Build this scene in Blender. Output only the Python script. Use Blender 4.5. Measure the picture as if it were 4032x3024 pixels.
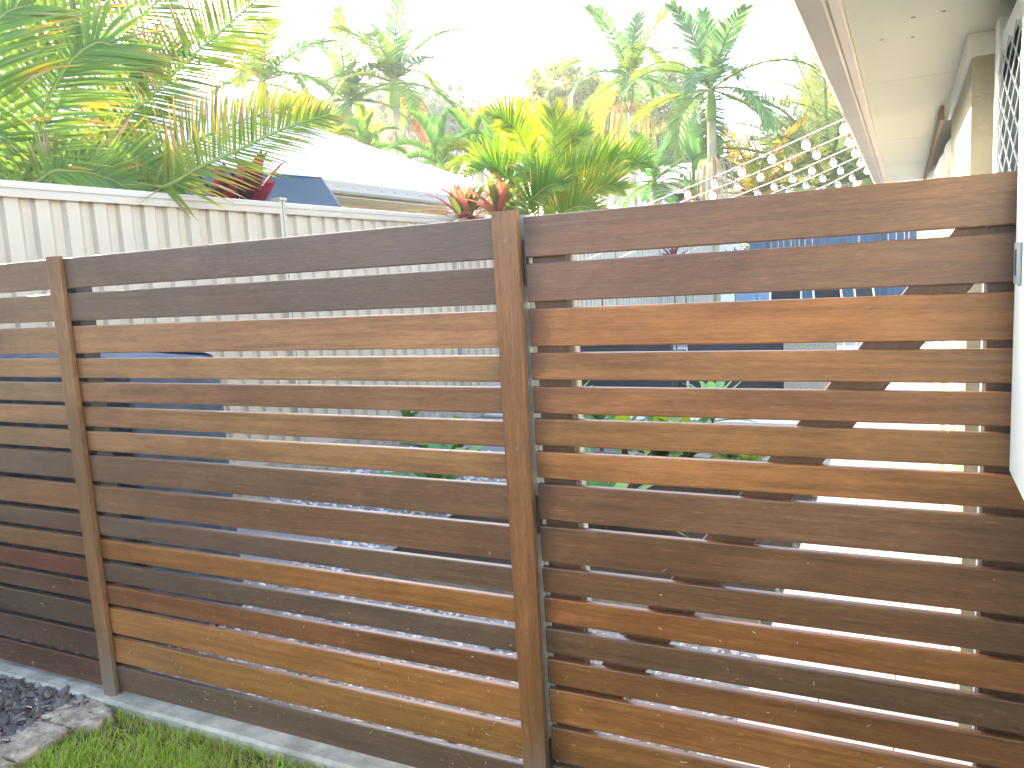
import bpy, math, random
from mathutils import Vector, Matrix
R = math.radians
scene = bpy.context.scene
for o in list(bpy.data.objects):
    bpy.data.objects.remove(o, do_unlink=True)
C = scene.collection

# ------------------------------------------------------------------ camera
cam = bpy.data.cameras.new('camera')
cam.sensor_fit = 'HORIZONTAL'; cam.sensor_width = 36.0; cam.lens = 28.03
cam.clip_start = 0.02; cam.clip_end = 3000
camo = bpy.data.objects.new('camera', cam); C.objects.link(camo)
camo.location = (1.0724, -2.0676, 1.6911)
camo.rotation_euler = (1.43562, 0.056456, 0.454272)
scene.camera = camo

# ------------------------------------------------------------------ sky, sun, exposure
SUN_EL = 23.0          # degrees above the horizon
SUN_AZ = 65.0          # degrees left of +Y (towards -X)
w = bpy.data.worlds.new('World'); scene.world = w; w.use_nodes = True
nt = w.node_tree
sky = nt.nodes.new('ShaderNodeTexSky'); sky.sky_type = 'NISHITA'
sky.sun_disc = False; sky.sun_elevation = R(SUN_EL); sky.sun_rotation = R(-SUN_AZ)
sky.air_density = 0.75; sky.dust_density = 2.6; sky.ozone_density = 0.6
bg = nt.nodes['Background']; bg.inputs['Strength'].default_value = 0.15
nt.links.new(sky.outputs[0], bg.inputs[0])
sl = bpy.data.lights.new('sun', 'SUN'); sl.energy = 2.6; sl.angle = R(0.6); sl.color = (1.0, 0.86, 0.68)
so = bpy.data.objects.new('sun', sl); C.objects.link(so)
sd = Vector((-math.sin(R(SUN_AZ)) * math.cos(R(SUN_EL)), math.cos(R(SUN_AZ)) * math.cos(R(SUN_EL)), math.sin(R(SUN_EL))))
so.rotation_euler = sd.to_track_quat('Z', 'Y').to_euler()
vs = scene.view_settings
vs.view_transform = 'Standard'; vs.look = 'None'; vs.gamma = 1.0; vs.use_curve_mapping = False
vs.exposure = 3.35
cy = scene.cycles
cy.max_bounces = 6; cy.diffuse_bounces = 3; cy.glossy_bounces = 3; cy.transmission_bounces = 4; cy.transparent_max_bounces = 6

# ------------------------------------------------------------------ helpers
def tag(o, label=None, cat=None, group=None, kind=None):
    if label: o['label'] = label
    if cat: o['category'] = cat
    if group: o['group'] = group
    if kind: o['kind'] = kind
    return o

def empty(name, loc, label, cat, group=None):
    o = bpy.data.objects.new(name, None); C.objects.link(o); o.location = loc
    o.empty_display_size = 0.1
    return tag(o, label, cat, group)

def link(name, me, parent=None, mat=None):
    o = bpy.data.objects.new(name, me); C.objects.link(o)
    if parent is not None:
        o.parent = parent
    if mat is not None and not me.materials: me.materials.append(mat)
    return o

class MB:
    """collects faces; coordinates are world; origin subtracted on build"""
    def __init__(s): s.v = []; s.f = []; s.c = None
    def vert(s, p, c=None):
        s.v.append((p[0], p[1], p[2]))
        if c is not None:
            if s.c is None: s.c = []
            s.c.append((c[0], c[1], c[2], 1.0))
        return len(s.v) - 1
    def poly(s, pts, c=None):
        s.f.append([s.vert(p, c) for p in pts])
    def box(s, x0, x1, y0, y1, z0, z1, c=None):
        i = len(s.v)
        for z in (z0, z1):
            for (x, y) in ((x0, y0), (x1, y0), (x1, y1), (x0, y1)): s.vert((x, y, z), c)
        for q in ((3, 2, 1, 0), (4, 5, 6, 7), (0, 1, 5, 4), (1, 2, 6, 5), (2, 3, 7, 6), (3, 0, 4, 7)):
            s.f.append([i + k for k in q])
    def bbox(s, x0, x1, y0, y1, z0, z1, b=0.003, axis=0, c=None):
        """box with rounded long edges along the axis"""
        lim = ((x0, x1), (y0, y1), (z0, z1))
        o = [(1, 2), (2, 0), (0, 1)][axis]
        (a0, a1), (b0, b1) = lim[o[0]], lim[o[1]]
        k = b * 0.293
        sec = [(a0 + b, b0), (a1 - b, b0), (a1 - k, b0 + k), (a1, b0 + b), (a1, b1 - b), (a1 - k, b1 - k), (a1 - b, b1),
               (a0 + b, b1), (a0 + k, b1 - k), (a0, b1 - b), (a0, b0 + b), (a0 + k, b0 + k)]
        rings = []
        for t in lim[axis]:
            r = []
            for (p, q) in sec:
                P = [0, 0, 0]; P[axis] = t; P[o[0]] = p; P[o[1]] = q
                r.append(s.vert(P, c))
            rings.append(r)
        n = len(sec)
        for i in range(n):
            j = (i + 1) % n
            s.f.append([rings[0][i], rings[0][j], rings[1][j], rings[1][i]])
        s.f.append(rings[0][::-1]); s.f.append(rings[1])
    def tube(s, pts, rad, seg=8, c=None, cap=True):
        pts = [Vector(p) for p in pts]
        if not hasattr(rad, '__len__'): rad = [rad] * len(pts)
        rings = []
        ref = None
        for i, p in enumerate(pts):
            t = (pts[min(i + 1, len(pts) - 1)] - pts[max(i - 1, 0)]).normalized()
            if ref is None:
                ref = t.orthogonal().normalized()
            else:
                ref = (ref - t * ref.dot(t)).normalized()
            b = t.cross(ref)
            cc = c[i] if (c is not None and isinstance(c, list)) else c
            rings.append([s.vert(p + (ref * math.cos(6.28318 * k / seg) + b * math.sin(6.28318 * k / seg)) * rad[i], cc) for k in range(seg)])
        for a, b in zip(rings, rings[1:]):
            for k in range(seg):
                j = (k + 1) % seg
                s.f.append([a[k], a[j], b[j], b[k]])
        if cap:
            s.f.append(rings[0][::-1]); s.f.append(rings[-1])
    def lathe(s, prof, cx, cy, cz, seg=12, c=None):
        rings = []
        for (r, z) in prof:
            rings.append([s.vert((cx + r * math.cos(6.28318 * k / seg), cy + r * math.sin(6.28318 * k / seg), cz + z), c) for k in range(seg)])
        for a, b in zip(rings, rings[1:]):
            for k in range(seg):
                j = (k + 1) % seg
                s.f.append([a[k], a[j], b[j], b[k]])
        s.f.append(rings[0][::-1]); s.f.append(rings[-1])
    def mesh(s, name, mat=None, smooth=False, origin=(0, 0, 0)):
        ox, oy, oz = origin
        me = bpy.data.meshes.new(name)
        me.from_pydata([(x - ox, y - oy, z - oz) for (x, y, z) in s.v], [], s.f)
        if s.c:
            a = me.color_attributes.new('Col', 'FLOAT_COLOR', 'POINT')
            flat = [k for c in s.c for k in c]
            a.data.foreach_set('color', flat)
        if smooth:
            me.polygons.foreach_set('use_smooth', [True] * len(me.polygons))
        if mat: me.materials.append(mat)
        me.update()
        return me
    def build(s, name, mat, parent=None, smooth=False):
        org = parent_world(parent) if parent is not None else (0, 0, 0)
        return link(name, s.mesh(name, mat, smooth, org), parent)

def parent_world(o):
    v = Vector((0, 0, 0))
    while o is not None:
        v = v + o.location; o = o.parent
    return v

# ------------------------------------------------------------------ materials
MATS = {}
def pbr(name, col, rough=0.6, spec=0.3, metal=0.0, noise=None, bump=0.0, bscale=60.0):
    m = bpy.data.materials.new(name); m.use_nodes = True
    n = m.node_tree.nodes; l = m.node_tree.links
    b = n['Principled BSDF']
    b.inputs['Base Color'].default_value = (*col, 1); b.inputs['Roughness'].default_value = rough
    b.inputs['Specular IOR Level'].default_value = spec; b.inputs['Metallic'].default_value = metal
    if noise or bump:
        tc = n.new('ShaderNodeTexCoord')
    if noise:
        sc, amt = noise[0], noise[1]
        c2 = noise[2] if len(noise) > 2 else tuple(x * (1 - amt) for x in col)
        t = n.new('ShaderNodeTexNoise'); t.inputs['Scale'].default_value = sc; t.inputs['Detail'].default_value = 6; t.inputs['Roughness'].default_value = 0.65
        l.new(tc.outputs['Object'], t.inputs['Vector'])
        r = n.new('ShaderNodeValToRGB'); r.color_ramp.elements[0].position = 0.35; r.color_ramp.elements[1].position = 0.68
        r.color_ramp.elements[0].color = (*c2, 1); r.color_ramp.elements[1].color = (*col, 1)
        l.new(t.outputs['Fac'], r.inputs['Fac']); l.new(r.outputs['Color'], b.inputs['Base Color'])
    if bump:
        t2 = n.new('ShaderNodeTexNoise'); t2.inputs['Scale'].default_value = bscale; t2.inputs['Detail'].default_value = 5
        l.new(tc.outputs['Object'], t2.inputs['Vector'])
        bp = n.new('ShaderNodeBump'); bp.inputs['Strength'].default_value = bump; bp.inputs['Distance'].default_value = 0.01
        l.new(t2.outputs['Fac'], bp.inputs['Height']); l.new(bp.outputs['Normal'], b.inputs['Normal'])
    MATS[name] = m
    return m

def leaf_mat(name, trans=0.45, rough=0.45, gain=1.0):
    m = bpy.data.materials.new(name); m.use_nodes = True
    n = m.node_tree.nodes; l = m.node_tree.links
    b = n['Principled BSDF']; b.inputs['Roughness'].default_value = rough; b.inputs['Specular IOR Level'].default_value = 0.35
    at = n.new('ShaderNodeAttribute'); at.attribute_name = 'Col'
    tr = n.new('ShaderNodeBsdfTranslucent')
    hs = n.new('ShaderNodeHueSaturation'); hs.inputs['Hue'].default_value = 0.485; hs.inputs['Saturation'].default_value = 1.1; hs.inputs['Value'].default_value = 1.15 * gain
    mx = n.new('ShaderNodeMixShader'); mx.inputs[0].default_value = trans
    l.new(at.outputs['Color'], b.inputs['Base Color']); l.new(at.outputs['Color'], hs.inputs['Color'])
    l.new(hs.outputs['Color'], tr.inputs['Color'])
    l.new(b.outputs[0], mx.inputs[1]); l.new(tr.outputs[0], mx.inputs[2])
    l.new(mx.outputs[0], n['Material Output'].inputs['Surface'])
    return m

def vcol_mat(name, rough=0.8, spec=0.2, bump=0.0, bscale=80):
    m = pbr(name, (0.5, 0.5, 0.5), rough, spec, bump=bump, bscale=bscale)
    n = m.node_tree.nodes; l = m.node_tree.links
    at = n.new('ShaderNodeAttribute'); at.attribute_name = 'Col'
    l.new(at.outputs['Color'], n['Principled BSDF'].inputs['Base Color'])
    return m

def wood_mat(name, axis='X'):
    """oiled hardwood; the board's own tone comes from its object colour, grey weathering from its alpha"""
    m = bpy.data.materials.new(name); m.use_nodes = True
    n = m.node_tree.nodes; l = m.node_tree.links
    b = n['Principled BSDF']
    oi = n.new('ShaderNodeObjectInfo'); tc = n.new('ShaderNodeTexCoord')
    off = n.new('ShaderNodeVectorMath'); off.operation = 'SCALE'
    cmb = n.new('ShaderNodeCombineXYZ')
    for k in range(3):
        mu = n.new('ShaderNodeMath'); mu.operation = 'MULTIPLY'; mu.inputs[1].default_value = (37.0, 11.0, 23.0)[k]
        l.new(oi.outputs['Random'], mu.inputs[0]); l.new(mu.outputs[0], cmb.inputs[k])
    add = n.new('ShaderNodeVectorMath'); add.operation = 'ADD'
    l.new(tc.outputs['Object'], add.inputs[0]); l.new(cmb.outputs[0], add.inputs[1])
    def stretched(sx, sy, scale, detail, rough=0.6, dist=0.0):
        mp = n.new('ShaderNodeMapping')
        mp.inputs['Scale'].default_value = (sx, sy, sy) if axis == 'X' else (sy, sy, sx)
        l.new(add.outputs[0], mp.inputs['Vector'])
        t = n.new('ShaderNodeTexNoise'); t.inputs['Scale'].default_value = scale; t.inputs['Detail'].default_value = detail
        t.inputs['Roughness'].default_value = rough; t.inputs['Distortion'].default_value = dist
        l.new(mp.outputs[0], t.inputs['Vector'])
        return t
    fine = stretched(0.075, 1.0, 300, 6, 0.78)       # pores
    band = stretched(0.03, 1.0, 55, 8, 0.72, 0.5)    # grain bands
    blot = stretched(0.35, 1.0, 7, 4, 0.6)           # blotchy weathering
    flk = stretched(0.085, 1.0, 200, 6, 0.75, 1.4)    # pale flecks
    def ramp(src, p0, p1, c0=(0, 0, 0, 1), c1=(1, 1, 1, 1)):
        r = n.new('ShaderNodeValToRGB'); r.color_ramp.elements[0].position = p0; r.color_ramp.elements[1].position = p1
        r.color_ramp.elements[0].color = c0; r.color_ramp.elements[1].color = c1
        l.new(src, r.inputs['Fac']); return r
    def mix(mode, f, a, bb):
        x = n.new('ShaderNodeMix'); x.data_type = 'RGBA'; x.blend_type = mode
        if isinstance(f, float): x.inputs[0].default_value = f
        else: l.new(f, x.inputs[0])
        for k, s in ((6, a), (7, bb)):
            if isinstance(s, tuple): x.inputs[k].default_value = s
            else: l.new(s, x.inputs[k])
        return x.outputs[2]
    base = oi.outputs['Color']
    g1 = ramp(band.outputs['Fac'], 0.3, 0.72, (0.52, 0.48, 0.44, 1), (1.32, 1.28, 1.2, 1))
    c = mix('MULTIPLY', 0.85, base, g1.outputs['Color'])
    g2 = ramp(fine.outputs['Fac'], 0.3, 0.7, (0.55, 0.52, 0.50, 1), (1.28, 1.28, 1.26, 1))
    c = mix('MULTIPLY', 0.8, c, g2.outputs['Color'])
    # pale flecks
    fk = ramp(flk.outputs['Fac'], 0.56, 0.66)
    fm = n.new('ShaderNodeMath'); fm.operation = 'MULTIPLY'; fm.inputs[1].default_value = 0.50
    l.new(fk.outputs['Color'], fm.inputs[0])
    c = mix('MIX', fm.outputs[0], c, (0.33, 0.19, 0.075, 1))
    stn = stretched(0.5, 1.0, 4.0, 5, 0.65, 0.8)     # uneven oil
    so_ = ramp(stn.outputs['Fac'], 0.32, 0.66, (0.66, 0.62, 0.60, 1), (1.1, 1.1, 1.08, 1))
    c = mix('MULTIPLY', 0.9, c, so_.outputs['Color'])
    if axis == 'X':  # oil stain darkens left board ends; shade beside the post painted in too
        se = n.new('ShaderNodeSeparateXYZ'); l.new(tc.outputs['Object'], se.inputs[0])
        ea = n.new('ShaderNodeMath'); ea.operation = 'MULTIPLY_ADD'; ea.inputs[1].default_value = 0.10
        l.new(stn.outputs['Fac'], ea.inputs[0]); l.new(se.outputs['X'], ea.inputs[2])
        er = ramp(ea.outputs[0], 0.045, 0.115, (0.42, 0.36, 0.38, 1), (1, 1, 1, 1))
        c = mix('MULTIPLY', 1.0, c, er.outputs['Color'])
    # grey weathering
    bl = ramp(blot.outputs['Fac'], 0.36, 0.62)
    wm = n.new('ShaderNodeMath'); wm.operation = 'MULTIPLY'
    l.new(bl.outputs['Color'], wm.inputs[0]); l.new(oi.outputs['Alpha'], wm.inputs[1])
    wm2 = n.new('ShaderNodeMath'); wm2.operation = 'MULTIPLY_ADD'; wm2.inputs[1].default_value = 0.55
    l.new(wm.outputs[0], wm2.inputs[0])
    wa = n.new('ShaderNodeMath'); wa.operation = 'MULTIPLY'; wa.inputs[1].default_value = 0.35
    l.new(oi.outputs['Alpha'], wa.inputs[0]); l.new(wa.outputs[0], wm2.inputs[2])
    gcol = mix('MULTIPLY', 0.8, (0.110, 0.079, 0.062, 1), g2.outputs['Color'])
    c = mix('MIX', wm2.outputs[0], c, gcol)
    if axis == 'Z':
        sp = n.new('ShaderNodeSeparateXYZ'); l.new(tc.outputs['Object'], sp.inputs[0])
        ad = n.new('ShaderNodeMath'); ad.operation = 'MULTIPLY_ADD'; ad.inputs[1].default_value = 0.5
        l.new(blot.outputs['Fac'], ad.inputs[0]); l.new(sp.outputs['Z'], ad.inputs[2])
        dr = ramp(ad.outputs[0], 0.30, 0.55, (0.85, 0.85, 0.85, 1), (0, 0, 0, 1))
        c = mix('MIX', dr.outputs['Color'], c, (0.15, 0.13, 0.095, 1))
    l.new(c, b.inputs['Base Color'])
    rr = ramp(band.outputs['Fac'], 0.2, 0.8, (0.27, 0.27, 0.27, 1), (0.45, 0.45, 0.45, 1))
    l.new(rr.outputs['Color'], b.inputs['Roughness'])
    b.inputs['Specular IOR Level'].default_value = 0.5
    bp = n.new('ShaderNodeBump'); bp.inputs['Strength'].default_value = 0.25; bp.inputs['Distance'].default_value = 0.002
    l.new(fine.outputs['Fac'], bp.inputs['Height']); l.new(bp.outputs['Normal'], b.inputs['Normal'])
    return m

M = {}
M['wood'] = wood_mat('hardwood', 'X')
M['wood_v'] = wood_mat('hardwood_upright', 'Z')
M['steel'] = pbr('galvanised_steel', (0.42, 0.48, 0.50), 0.45, 0.5, 0.1, noise=(30, 0.25))
M['black'] = pbr('black_powdercoat', (0.012, 0.014, 0.017), 0.45, 0.4)
M['screw'] = pbr('screw_brass', (0.20, 0.15, 0.09), 0.4, 0.5, 0.7)
M['cream'] = pbr('cream_steel', (0.46, 0.40, 0.295), 0.42, 0.4, noise=(3.0, 0.06), bump=0.0)
M['cream_cap'] = pbr('cream_steel_cap', (0.44, 0.395, 0.315), 0.38, 0.45)
M['soffit'] = pbr('soffit_paint', (0.54, 0.56, 0.47), 0.55, 0.3, noise=(2.5, 0.07), bump=0.05, bscale=6)
M['wall'] = pbr('render_wall', (0.40, 0.37, 0.275), 0.85, 0.2, noise=(8, 0.08), bump=0.3, bscale=120)
M['white'] = pbr('white_paint', (0.78, 0.80, 0.76), 0.35, 0.4, noise=(6, 0.05))
M['sash'] = pbr('sash_paint', (0.74, 0.80, 0.72), 0.35, 0.4, noise=(40, 0.08))
M['gutter'] = pbr('gutter_paint', (0.42, 0.38, 0.32), 0.4, 0.45, noise=(5, 0.15))
M['fascia'] = pbr('fascia_paint', (0.62, 0.56, 0.47), 0.45, 0.4, noise=(5, 0.1))
M['grey'] = pbr('grey_plastic', (0.25, 0.29, 0.30), 0.4, 0.4)
M['glass'] = pbr('dark_window_glass', (0.010, 0.016, 0.024), 0.85, 0.02)
M['alu'] = pbr('grille_aluminium', (0.62, 0.66, 0.66), 0.35, 0.5, 0.5)
M['roof'] = pbr('white_roof_steel', (0.80, 0.82, 0.82), 0.4, 0.4)
M['neigh'] = pbr('beige_gutter', (0.40, 0.36, 0.30), 0.45, 0.4)
M['weather'] = pbr('cream_weatherboard', (0.72, 0.62, 0.44), 0.6, 0.3)
M['sail'] = pbr('blue_shade_cloth', (0.05, 0.085, 0.11), 0.9, 0.15, noise=(40, 0.25), bump=0.4, bscale=90)
M['blueboard'] = vcol_mat('blue_boards', 0.7, 0.2)
M['cover'] = pbr('blue_grey_cover', (0.035, 0.085, 0.14), 0.55, 0.35, noise=(5, 0.4), bump=0.2, bscale=25)
M['paver'] = pbr('pale_paver', (0.62, 0.60, 0.56), 0.75, 0.25, noise=(9, 0.1), bump=0.15, bscale=200)
M['grout'] = pbr('paver_joint', (0.30, 0.29, 0.26), 0.9, 0.1)
M['gravelbed'] = pbr('gravel_bed', (0.34, 0.35, 0.35), 0.95, 0.1, noise=(60, 0.4), bump=0.8, bscale=120)
M['gravel'] = vcol_mat('gravel_stones', 0.8, 0.2)
M['slate'] = vcol_mat('slate_chips', 0.62, 0.35, bump=0.35, bscale=160)
M['soil'] = pbr('dark_soil', (0.045, 0.036, 0.028), 0.95, 0.1, noise=(40, 0.5), bump=0.8, bscale=90)
M['lawnsoil'] = pbr('lawn_soil', (0.17, 0.15, 0.07), 0.95, 0.1, noise=(40, 0.4, (0.05, 0.06, 0.02)), bump=0.8, bscale=90)
M['sand'] = pbr('sandstone', (0.50, 0.42, 0.31), 0.9, 0.15, noise=(22, 0.5, (0.20, 0.165, 0.12)), bump=0.9, bscale=45)
M['sleeper'] = pbr('weathered_sleeper', (0.46, 0.43, 0.35), 0.85, 0.2, noise=(9, 0.4, (0.24, 0.235, 0.18)), bump=0.4, bscale=60)
M['earth'] = pbr('earth', (0.10, 0.11, 0.055), 0.95, 0.1, noise=(0.6, 0.4))
M['leaf'] = leaf_mat('leaf', 0.42)
M['leaf_far'] = leaf_mat('leaf_far', 0.5, 0.6)
M['grass'] = leaf_mat('grass_blade', 0.45, 0.45, 1.15)
M['bark'] = vcol_mat('bark', 0.9, 0.1, bump=0.5, bscale=30)
M['chip'] = vcol_mat('dry_clippings', 0.9, 0.1)
M['cable'] = pbr('white_cable', (0.72, 0.72, 0.70), 0.5, 0.3)
M['socket'] = pbr('bulb_socket', (0.42, 0.12, 0.03), 0.45, 0.4)
M['wicker'] = pbr('blue_grey_wicker', (0.05, 0.065, 0.08), 0.6, 0.3, noise=(70, 0.6), bump=1.0, bscale=120)
M['wicker_pale'] = pbr('pale_wicker', (0.36, 0.36, 0.30), 0.6, 0.3, noise=(70, 0.4), bump=1.0, bscale=120)
M['cushion'] = pbr('blue_cushion', (0.16, 0.27, 0.42), 0.85, 0.15, noise=(12, 0.2))
M['charcoal'] = pbr('charcoal_mesh_fabric', (0.02, 0.028, 0.034), 0.7, 0.2, noise=(120, 0.5))
M['blind'] = pbr('white_canvas', (0.78, 0.80, 0.80), 0.7, 0.2, noise=(6, 0.08))
M['timber'] = pbr('eave_timber', (0.40, 0.28, 0.18), 0.7, 0.2, noise=(8, 0.3))
M['housewhite'] = pbr('white_render', (0.74, 0.76, 0.78), 0.7, 0.2)
mb_ = bpy.data.materials.new('bulb_glass'); mb_.use_nodes = True
b_ = mb_.node_tree.nodes['Principled BSDF']
b_.inputs['Base Color'].default_value = (0.95, 0.97, 0.97, 1); b_.inputs['Roughness'].default_value = 0.08
b_.inputs['Transmission Weight'].default_value = 0.85; b_.inputs['IOR'].default_value = 1.18
M['bulb'] = mb_

# ------------------------------------------------------------------ ground
m = MB(); S = 400
m.poly([(-S, -S, -0.06), (S, -S, -0.06), (S, S, -0.06), (-S, S, -0.06)])
tag(m.build('ground', M['earth']), kind='structure')
m = MB(); m.poly([(-2.02, -6, -0.02), (3.2, -6, -0.02), (3.2, 0.02, -0.02), (-2.02, 0.02, -0.02)])
tag(m.build('lawn', M['lawnsoil']), kind='structure')
m = MB(); m.poly([(-5.2, -6, 0.004), (-2.0, -6, 0.004), (-2.0, -.03, 0.004), (-5.2, -.03, 0.004)])
tag(m.build('slate_bed', M['soil']), kind='structure')
m = MB(); m.poly([(-3.6, 0.02, 0.012), (0.54, 0.02, 0.012), (0.54, 20, 0.012), (-3.6, 20, 0.012)])
tag(m.build('gravel_yard', M['gravelbed']), kind='structure')
# patio: mortar bed with pavers in running bond
m = MB(); m.poly([(0.535, 0.13, 0.020), (1.40, 0.13, 0.020), (1.40, 6.3, 0.020), (0.535, 6.3, 0.020)])
m.poly([(-3.55, 6.3, 0.020), (6.0, 6.3, 0.020), (6.0, 20, 0.020), (-3.55, 20, 0.020)])
patio = tag(m.build('patio', M['grout']), kind='structure')
pm = {}
def paver(x0, x1, y0, y1):
    k = (round(x1 - x0, 3), round(y1 - y0, 3))
    if k not in pm:
        q = MB(); q.bbox(0, k[0], 0, k[1], 0, 0.024, 0.004, 0); pm[k] = q.mesh('paver', M['paver'])
    o = link('paver', pm[k], patio); o.location = (x0, y0, 0.018)
rows = 0; y = 0.14
while y < 6.2:
    x = 0.537 if rows % 2 == 0 else 0.537 - 0.2575
    while x < 1.38:
        a = max(x, 0.537); b = min(x + 0.515, 1.40)
        if b - a > 0.05: paver(a, b - 0.004, y, y + 0.256)
        x += 0.515
    y += 0.26; rows += 1
y = 6.31
while y < 13.5:
    x = -3.5
    while x < 3.2:
        paver(x, x + 0.766, y, y + 0.766); x += 0.77
    y += 0.77

# ------------------------------------------------------------------ timber fence
Hs = [.108]*3 + [.078]*4 + [.108]*2 + [.078]*4 + [.108]*3
def slat_z(top, gap):
    z = top; out = []
    for h in Hs:
        out.append((z - h, z)); z -= h + gap
    return out
Tk = 0.023
# tones read off each board: (r, g, b, grey weathering)
DG = (.125, .083, .055); OR = (.34, .165, .066); TN = (.27, .148, .066); RB = (.21, .105, .056); BR = (.17, .086, .036); DK = (.105, .064, .036)
mid_t = [(*DG, 0.55), (*DG, 0.50), (.285, .15, .075, 0.00), (.27, .155, .072, 0.05), (.22, .115, .062, 0.05), (.25, .135, .062, 0.04), (.26, .148, .07, 0.04),
         (.15, .096, .05, 0.18), (.155, .095, .05, 0.12), (.125, .088, .055, 0.34), (.26, .125, .042, 0.00), (.105, .078, .05, 0.34), (.16, .078, .03, 0.02),
         (.29, .142, .052, 0.00), (.26, .135, .048, 0.00), (.105, .076, .05, 0.40)]
left_t = [(.19, .11, .072, 0.35), (.20, .12, .072, 0.25), (.25, .145, .07, 0.10), (.26, .15, .066, 0.03), (.22, .14, .07, 0.12), (.26, .14, .068, 0.03), (.22, .125, .06, 0.06),
          (.12, .075, .048, 0.20), (.21, .115, .05, 0.03), (.105, .068, .044, 0.15), (.17, .095, .04, 0.03), (.13, .055, .032, 0.03), (.10, .062, .036, 0.12),
          (.075, .056, .036, 0.20), (.07, .045, .032, 0.12), (.078, .042, .03, 0.06)]
gate_t = [(.17, .092, .055, 0.30), (.17, .088, .055, 0.26), (.285, .135, .05, 0.00), (.25, .128, .056, 0.04), (.22, .105, .045, 0.02), (.24, .125, .05, 0.02), (.26, .128, .05, 0.00),
          (.155, .09, .046, 0.14), (.15, .088, .044, 0.12), (.15, .09, .044, 0.10), (.22, .10, .034, 0.00), (.125, .082, .042, 0.20), (.18, .088, .034, 0.02),
          (.27, .135, .05, 0.00), (.24, .125, .046, 0.02), (.13, .082, .042, 0.10)]
slatmesh = {}
def slat(parent, x0, x1, z0, z1, tone, rng, y0=0.0):
    k = (round(x1 - x0, 3), round(z1 - z0, 3))
    if k not in slatmesh:
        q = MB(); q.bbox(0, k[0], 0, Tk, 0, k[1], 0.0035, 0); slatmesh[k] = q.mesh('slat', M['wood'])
    o = link('slat', slatmesh[k], parent)
    base = parent_world(parent)
    o.location = Vector((x0, y0 + rng.uniform(-.0008, .0008), z0 + rng.uniform(-.0012, .0012))) - base
    o.rotation_euler = (rng.uniform(-.008, .008), rng.uniform(-.0009, .0009), 0)
    kg = .87 if tone[0] < .17 else .95
    o.color = (tone[0] * 1.08, tone[1] * kg, tone[2] * .76, tone[3])
    return o
def screw(parent, x, y, z, r=0.005):
    q = MB()
    q.tube([(x, y + 0.002, z), (x, y - 0.0012, z)], r, 10)
    q.build('screw_head', M['screw'], parent)
rng = random.Random(4)
fence = empty('timber_fence', (-1.9, 0.01, 0.05), 'brown oiled horizontal slat timber fence left of the gate', 'fence')
ZA = slat_z(1.848, 0.02032)
ZA[0] = (ZA[0][0], 1.858)
for i, (z0, z1) in enumerate(ZA):
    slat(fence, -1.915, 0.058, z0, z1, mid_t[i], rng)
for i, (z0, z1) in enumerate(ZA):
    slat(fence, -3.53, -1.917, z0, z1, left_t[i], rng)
def batten(xc, wdt, z0, z1, tone, zs_):
    q = MB(); q.bbox(-wdt / 2, wdt / 2, -0.0225, 0, 0, z1 - z0, 0.0035, 2)
    o = link('cover_batten', q.mesh('cover_batten', M['wood_v']), fence)
    o.location = Vector((xc, -0.0012, z0)) - parent_world(fence); o.color = tone
    for z in zs_: screw(o, xc, -0.0238, z)
    return o
batten(-1.918, 0.076, 0.03, 1.866, (.24, .118, .042, .12), (1.76, 1.33, .79, .33))
batten(0.057, 0.080, 0.03, 1.872, (.22, .098, .034, .04), (1.79, 1.19, .62))
for (xa, xb, nm, mt) in ((-1.955, -1.868, 'post', 'black'), (-3.52, -3.45, 'post', 'black')):
    q = MB(); q.bbox(xa, xb, 0.026, 0.10, -0.05, 1.83, 0.005, 2); q.build(nm, M[mt], fence)
q = MB(); q.bbox(0.020, 0.102, 0.026, 0.10, -0.05, 1.86, 0.006, 2)
hp = q.build('post', M['steel'], fence); hp['label'] = 'galvanised steel hinge post behind the right batten'
# timber sleepers under the fence
def sleeper(x0, x1, zt, label, seed):
    r = random.Random(seed); q = MB(); n = 24; rows_ = []
    sec = [(-0.058, -0.06), (-0.060, zt - 0.012), (-0.050, zt), (0.052, zt), (0.052, -0.06)]
    for i in range(n + 1):
        x = x0 + (x1 - x0) * i / n
        rows_.append([q.vert((x, yy + r.uniform(-.002, .002), zz + r.uniform(-.002, .002))) for (yy, zz) in sec])
    for a, b in zip(rows_, rows_[1:]):
        for k in range(len(sec)):
            j = (k + 1) % len(sec); q.f.append([a[k], b[k], b[j], a[j]])
    q.f.append(rows_[0]); q.f.append(rows_[-1][::-1])
    tag(q.build('garden_sleeper', M['sleeper']), label, 'sleeper', 'sleepers under the fence')
sleeper(-3.55, -1.90, 0.036, 'pale weathered sleeper under the fence beside the slate chips', 1)
sleeper(-1.895, 0.05, 0.040, 'pale weathered sleeper under the fence beside the lawn', 2)

# ------------------------------------------------------------------ gate
gate = empty('timber_gate', (0.108, 0.01, 0.05), 'brown horizontal slat timber gate with a diagonal brace behind', 'gate')
ZG = slat_z(1.8471, 0.01858)
ZG[0] = (ZG[0][0], 1.853)
for i, (z0, z1) in enumerate(ZG):
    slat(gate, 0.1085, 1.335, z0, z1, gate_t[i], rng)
def upright(name, x0, x1, y0, y1, z0, z1, mat, tone=(.10, .05, .026, .1)):
    q = MB(); q.bbox(0, x1 - x0, 0, y1 - y0, 0, z1 - z0, 0.003, 2)
    o = link(name, q.mesh(name, mat), gate); o.location = Vector((x0, y0, z0)) - parent_world(gate); o.color = tone
    return o
zb = ZG[-1][0]
upright('stile', 0.118, 0.222, 0.0245, 0.046, zb, 1.84, M['wood_v'])
upright('stile', 1.238, 1.333, 0.0245, 0.046, zb, 1.84, M['wood_v'])
upright('frame_tube', 0.125, 0.229, 0.0475, 0.085, zb, 1.83, M['steel'])
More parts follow.
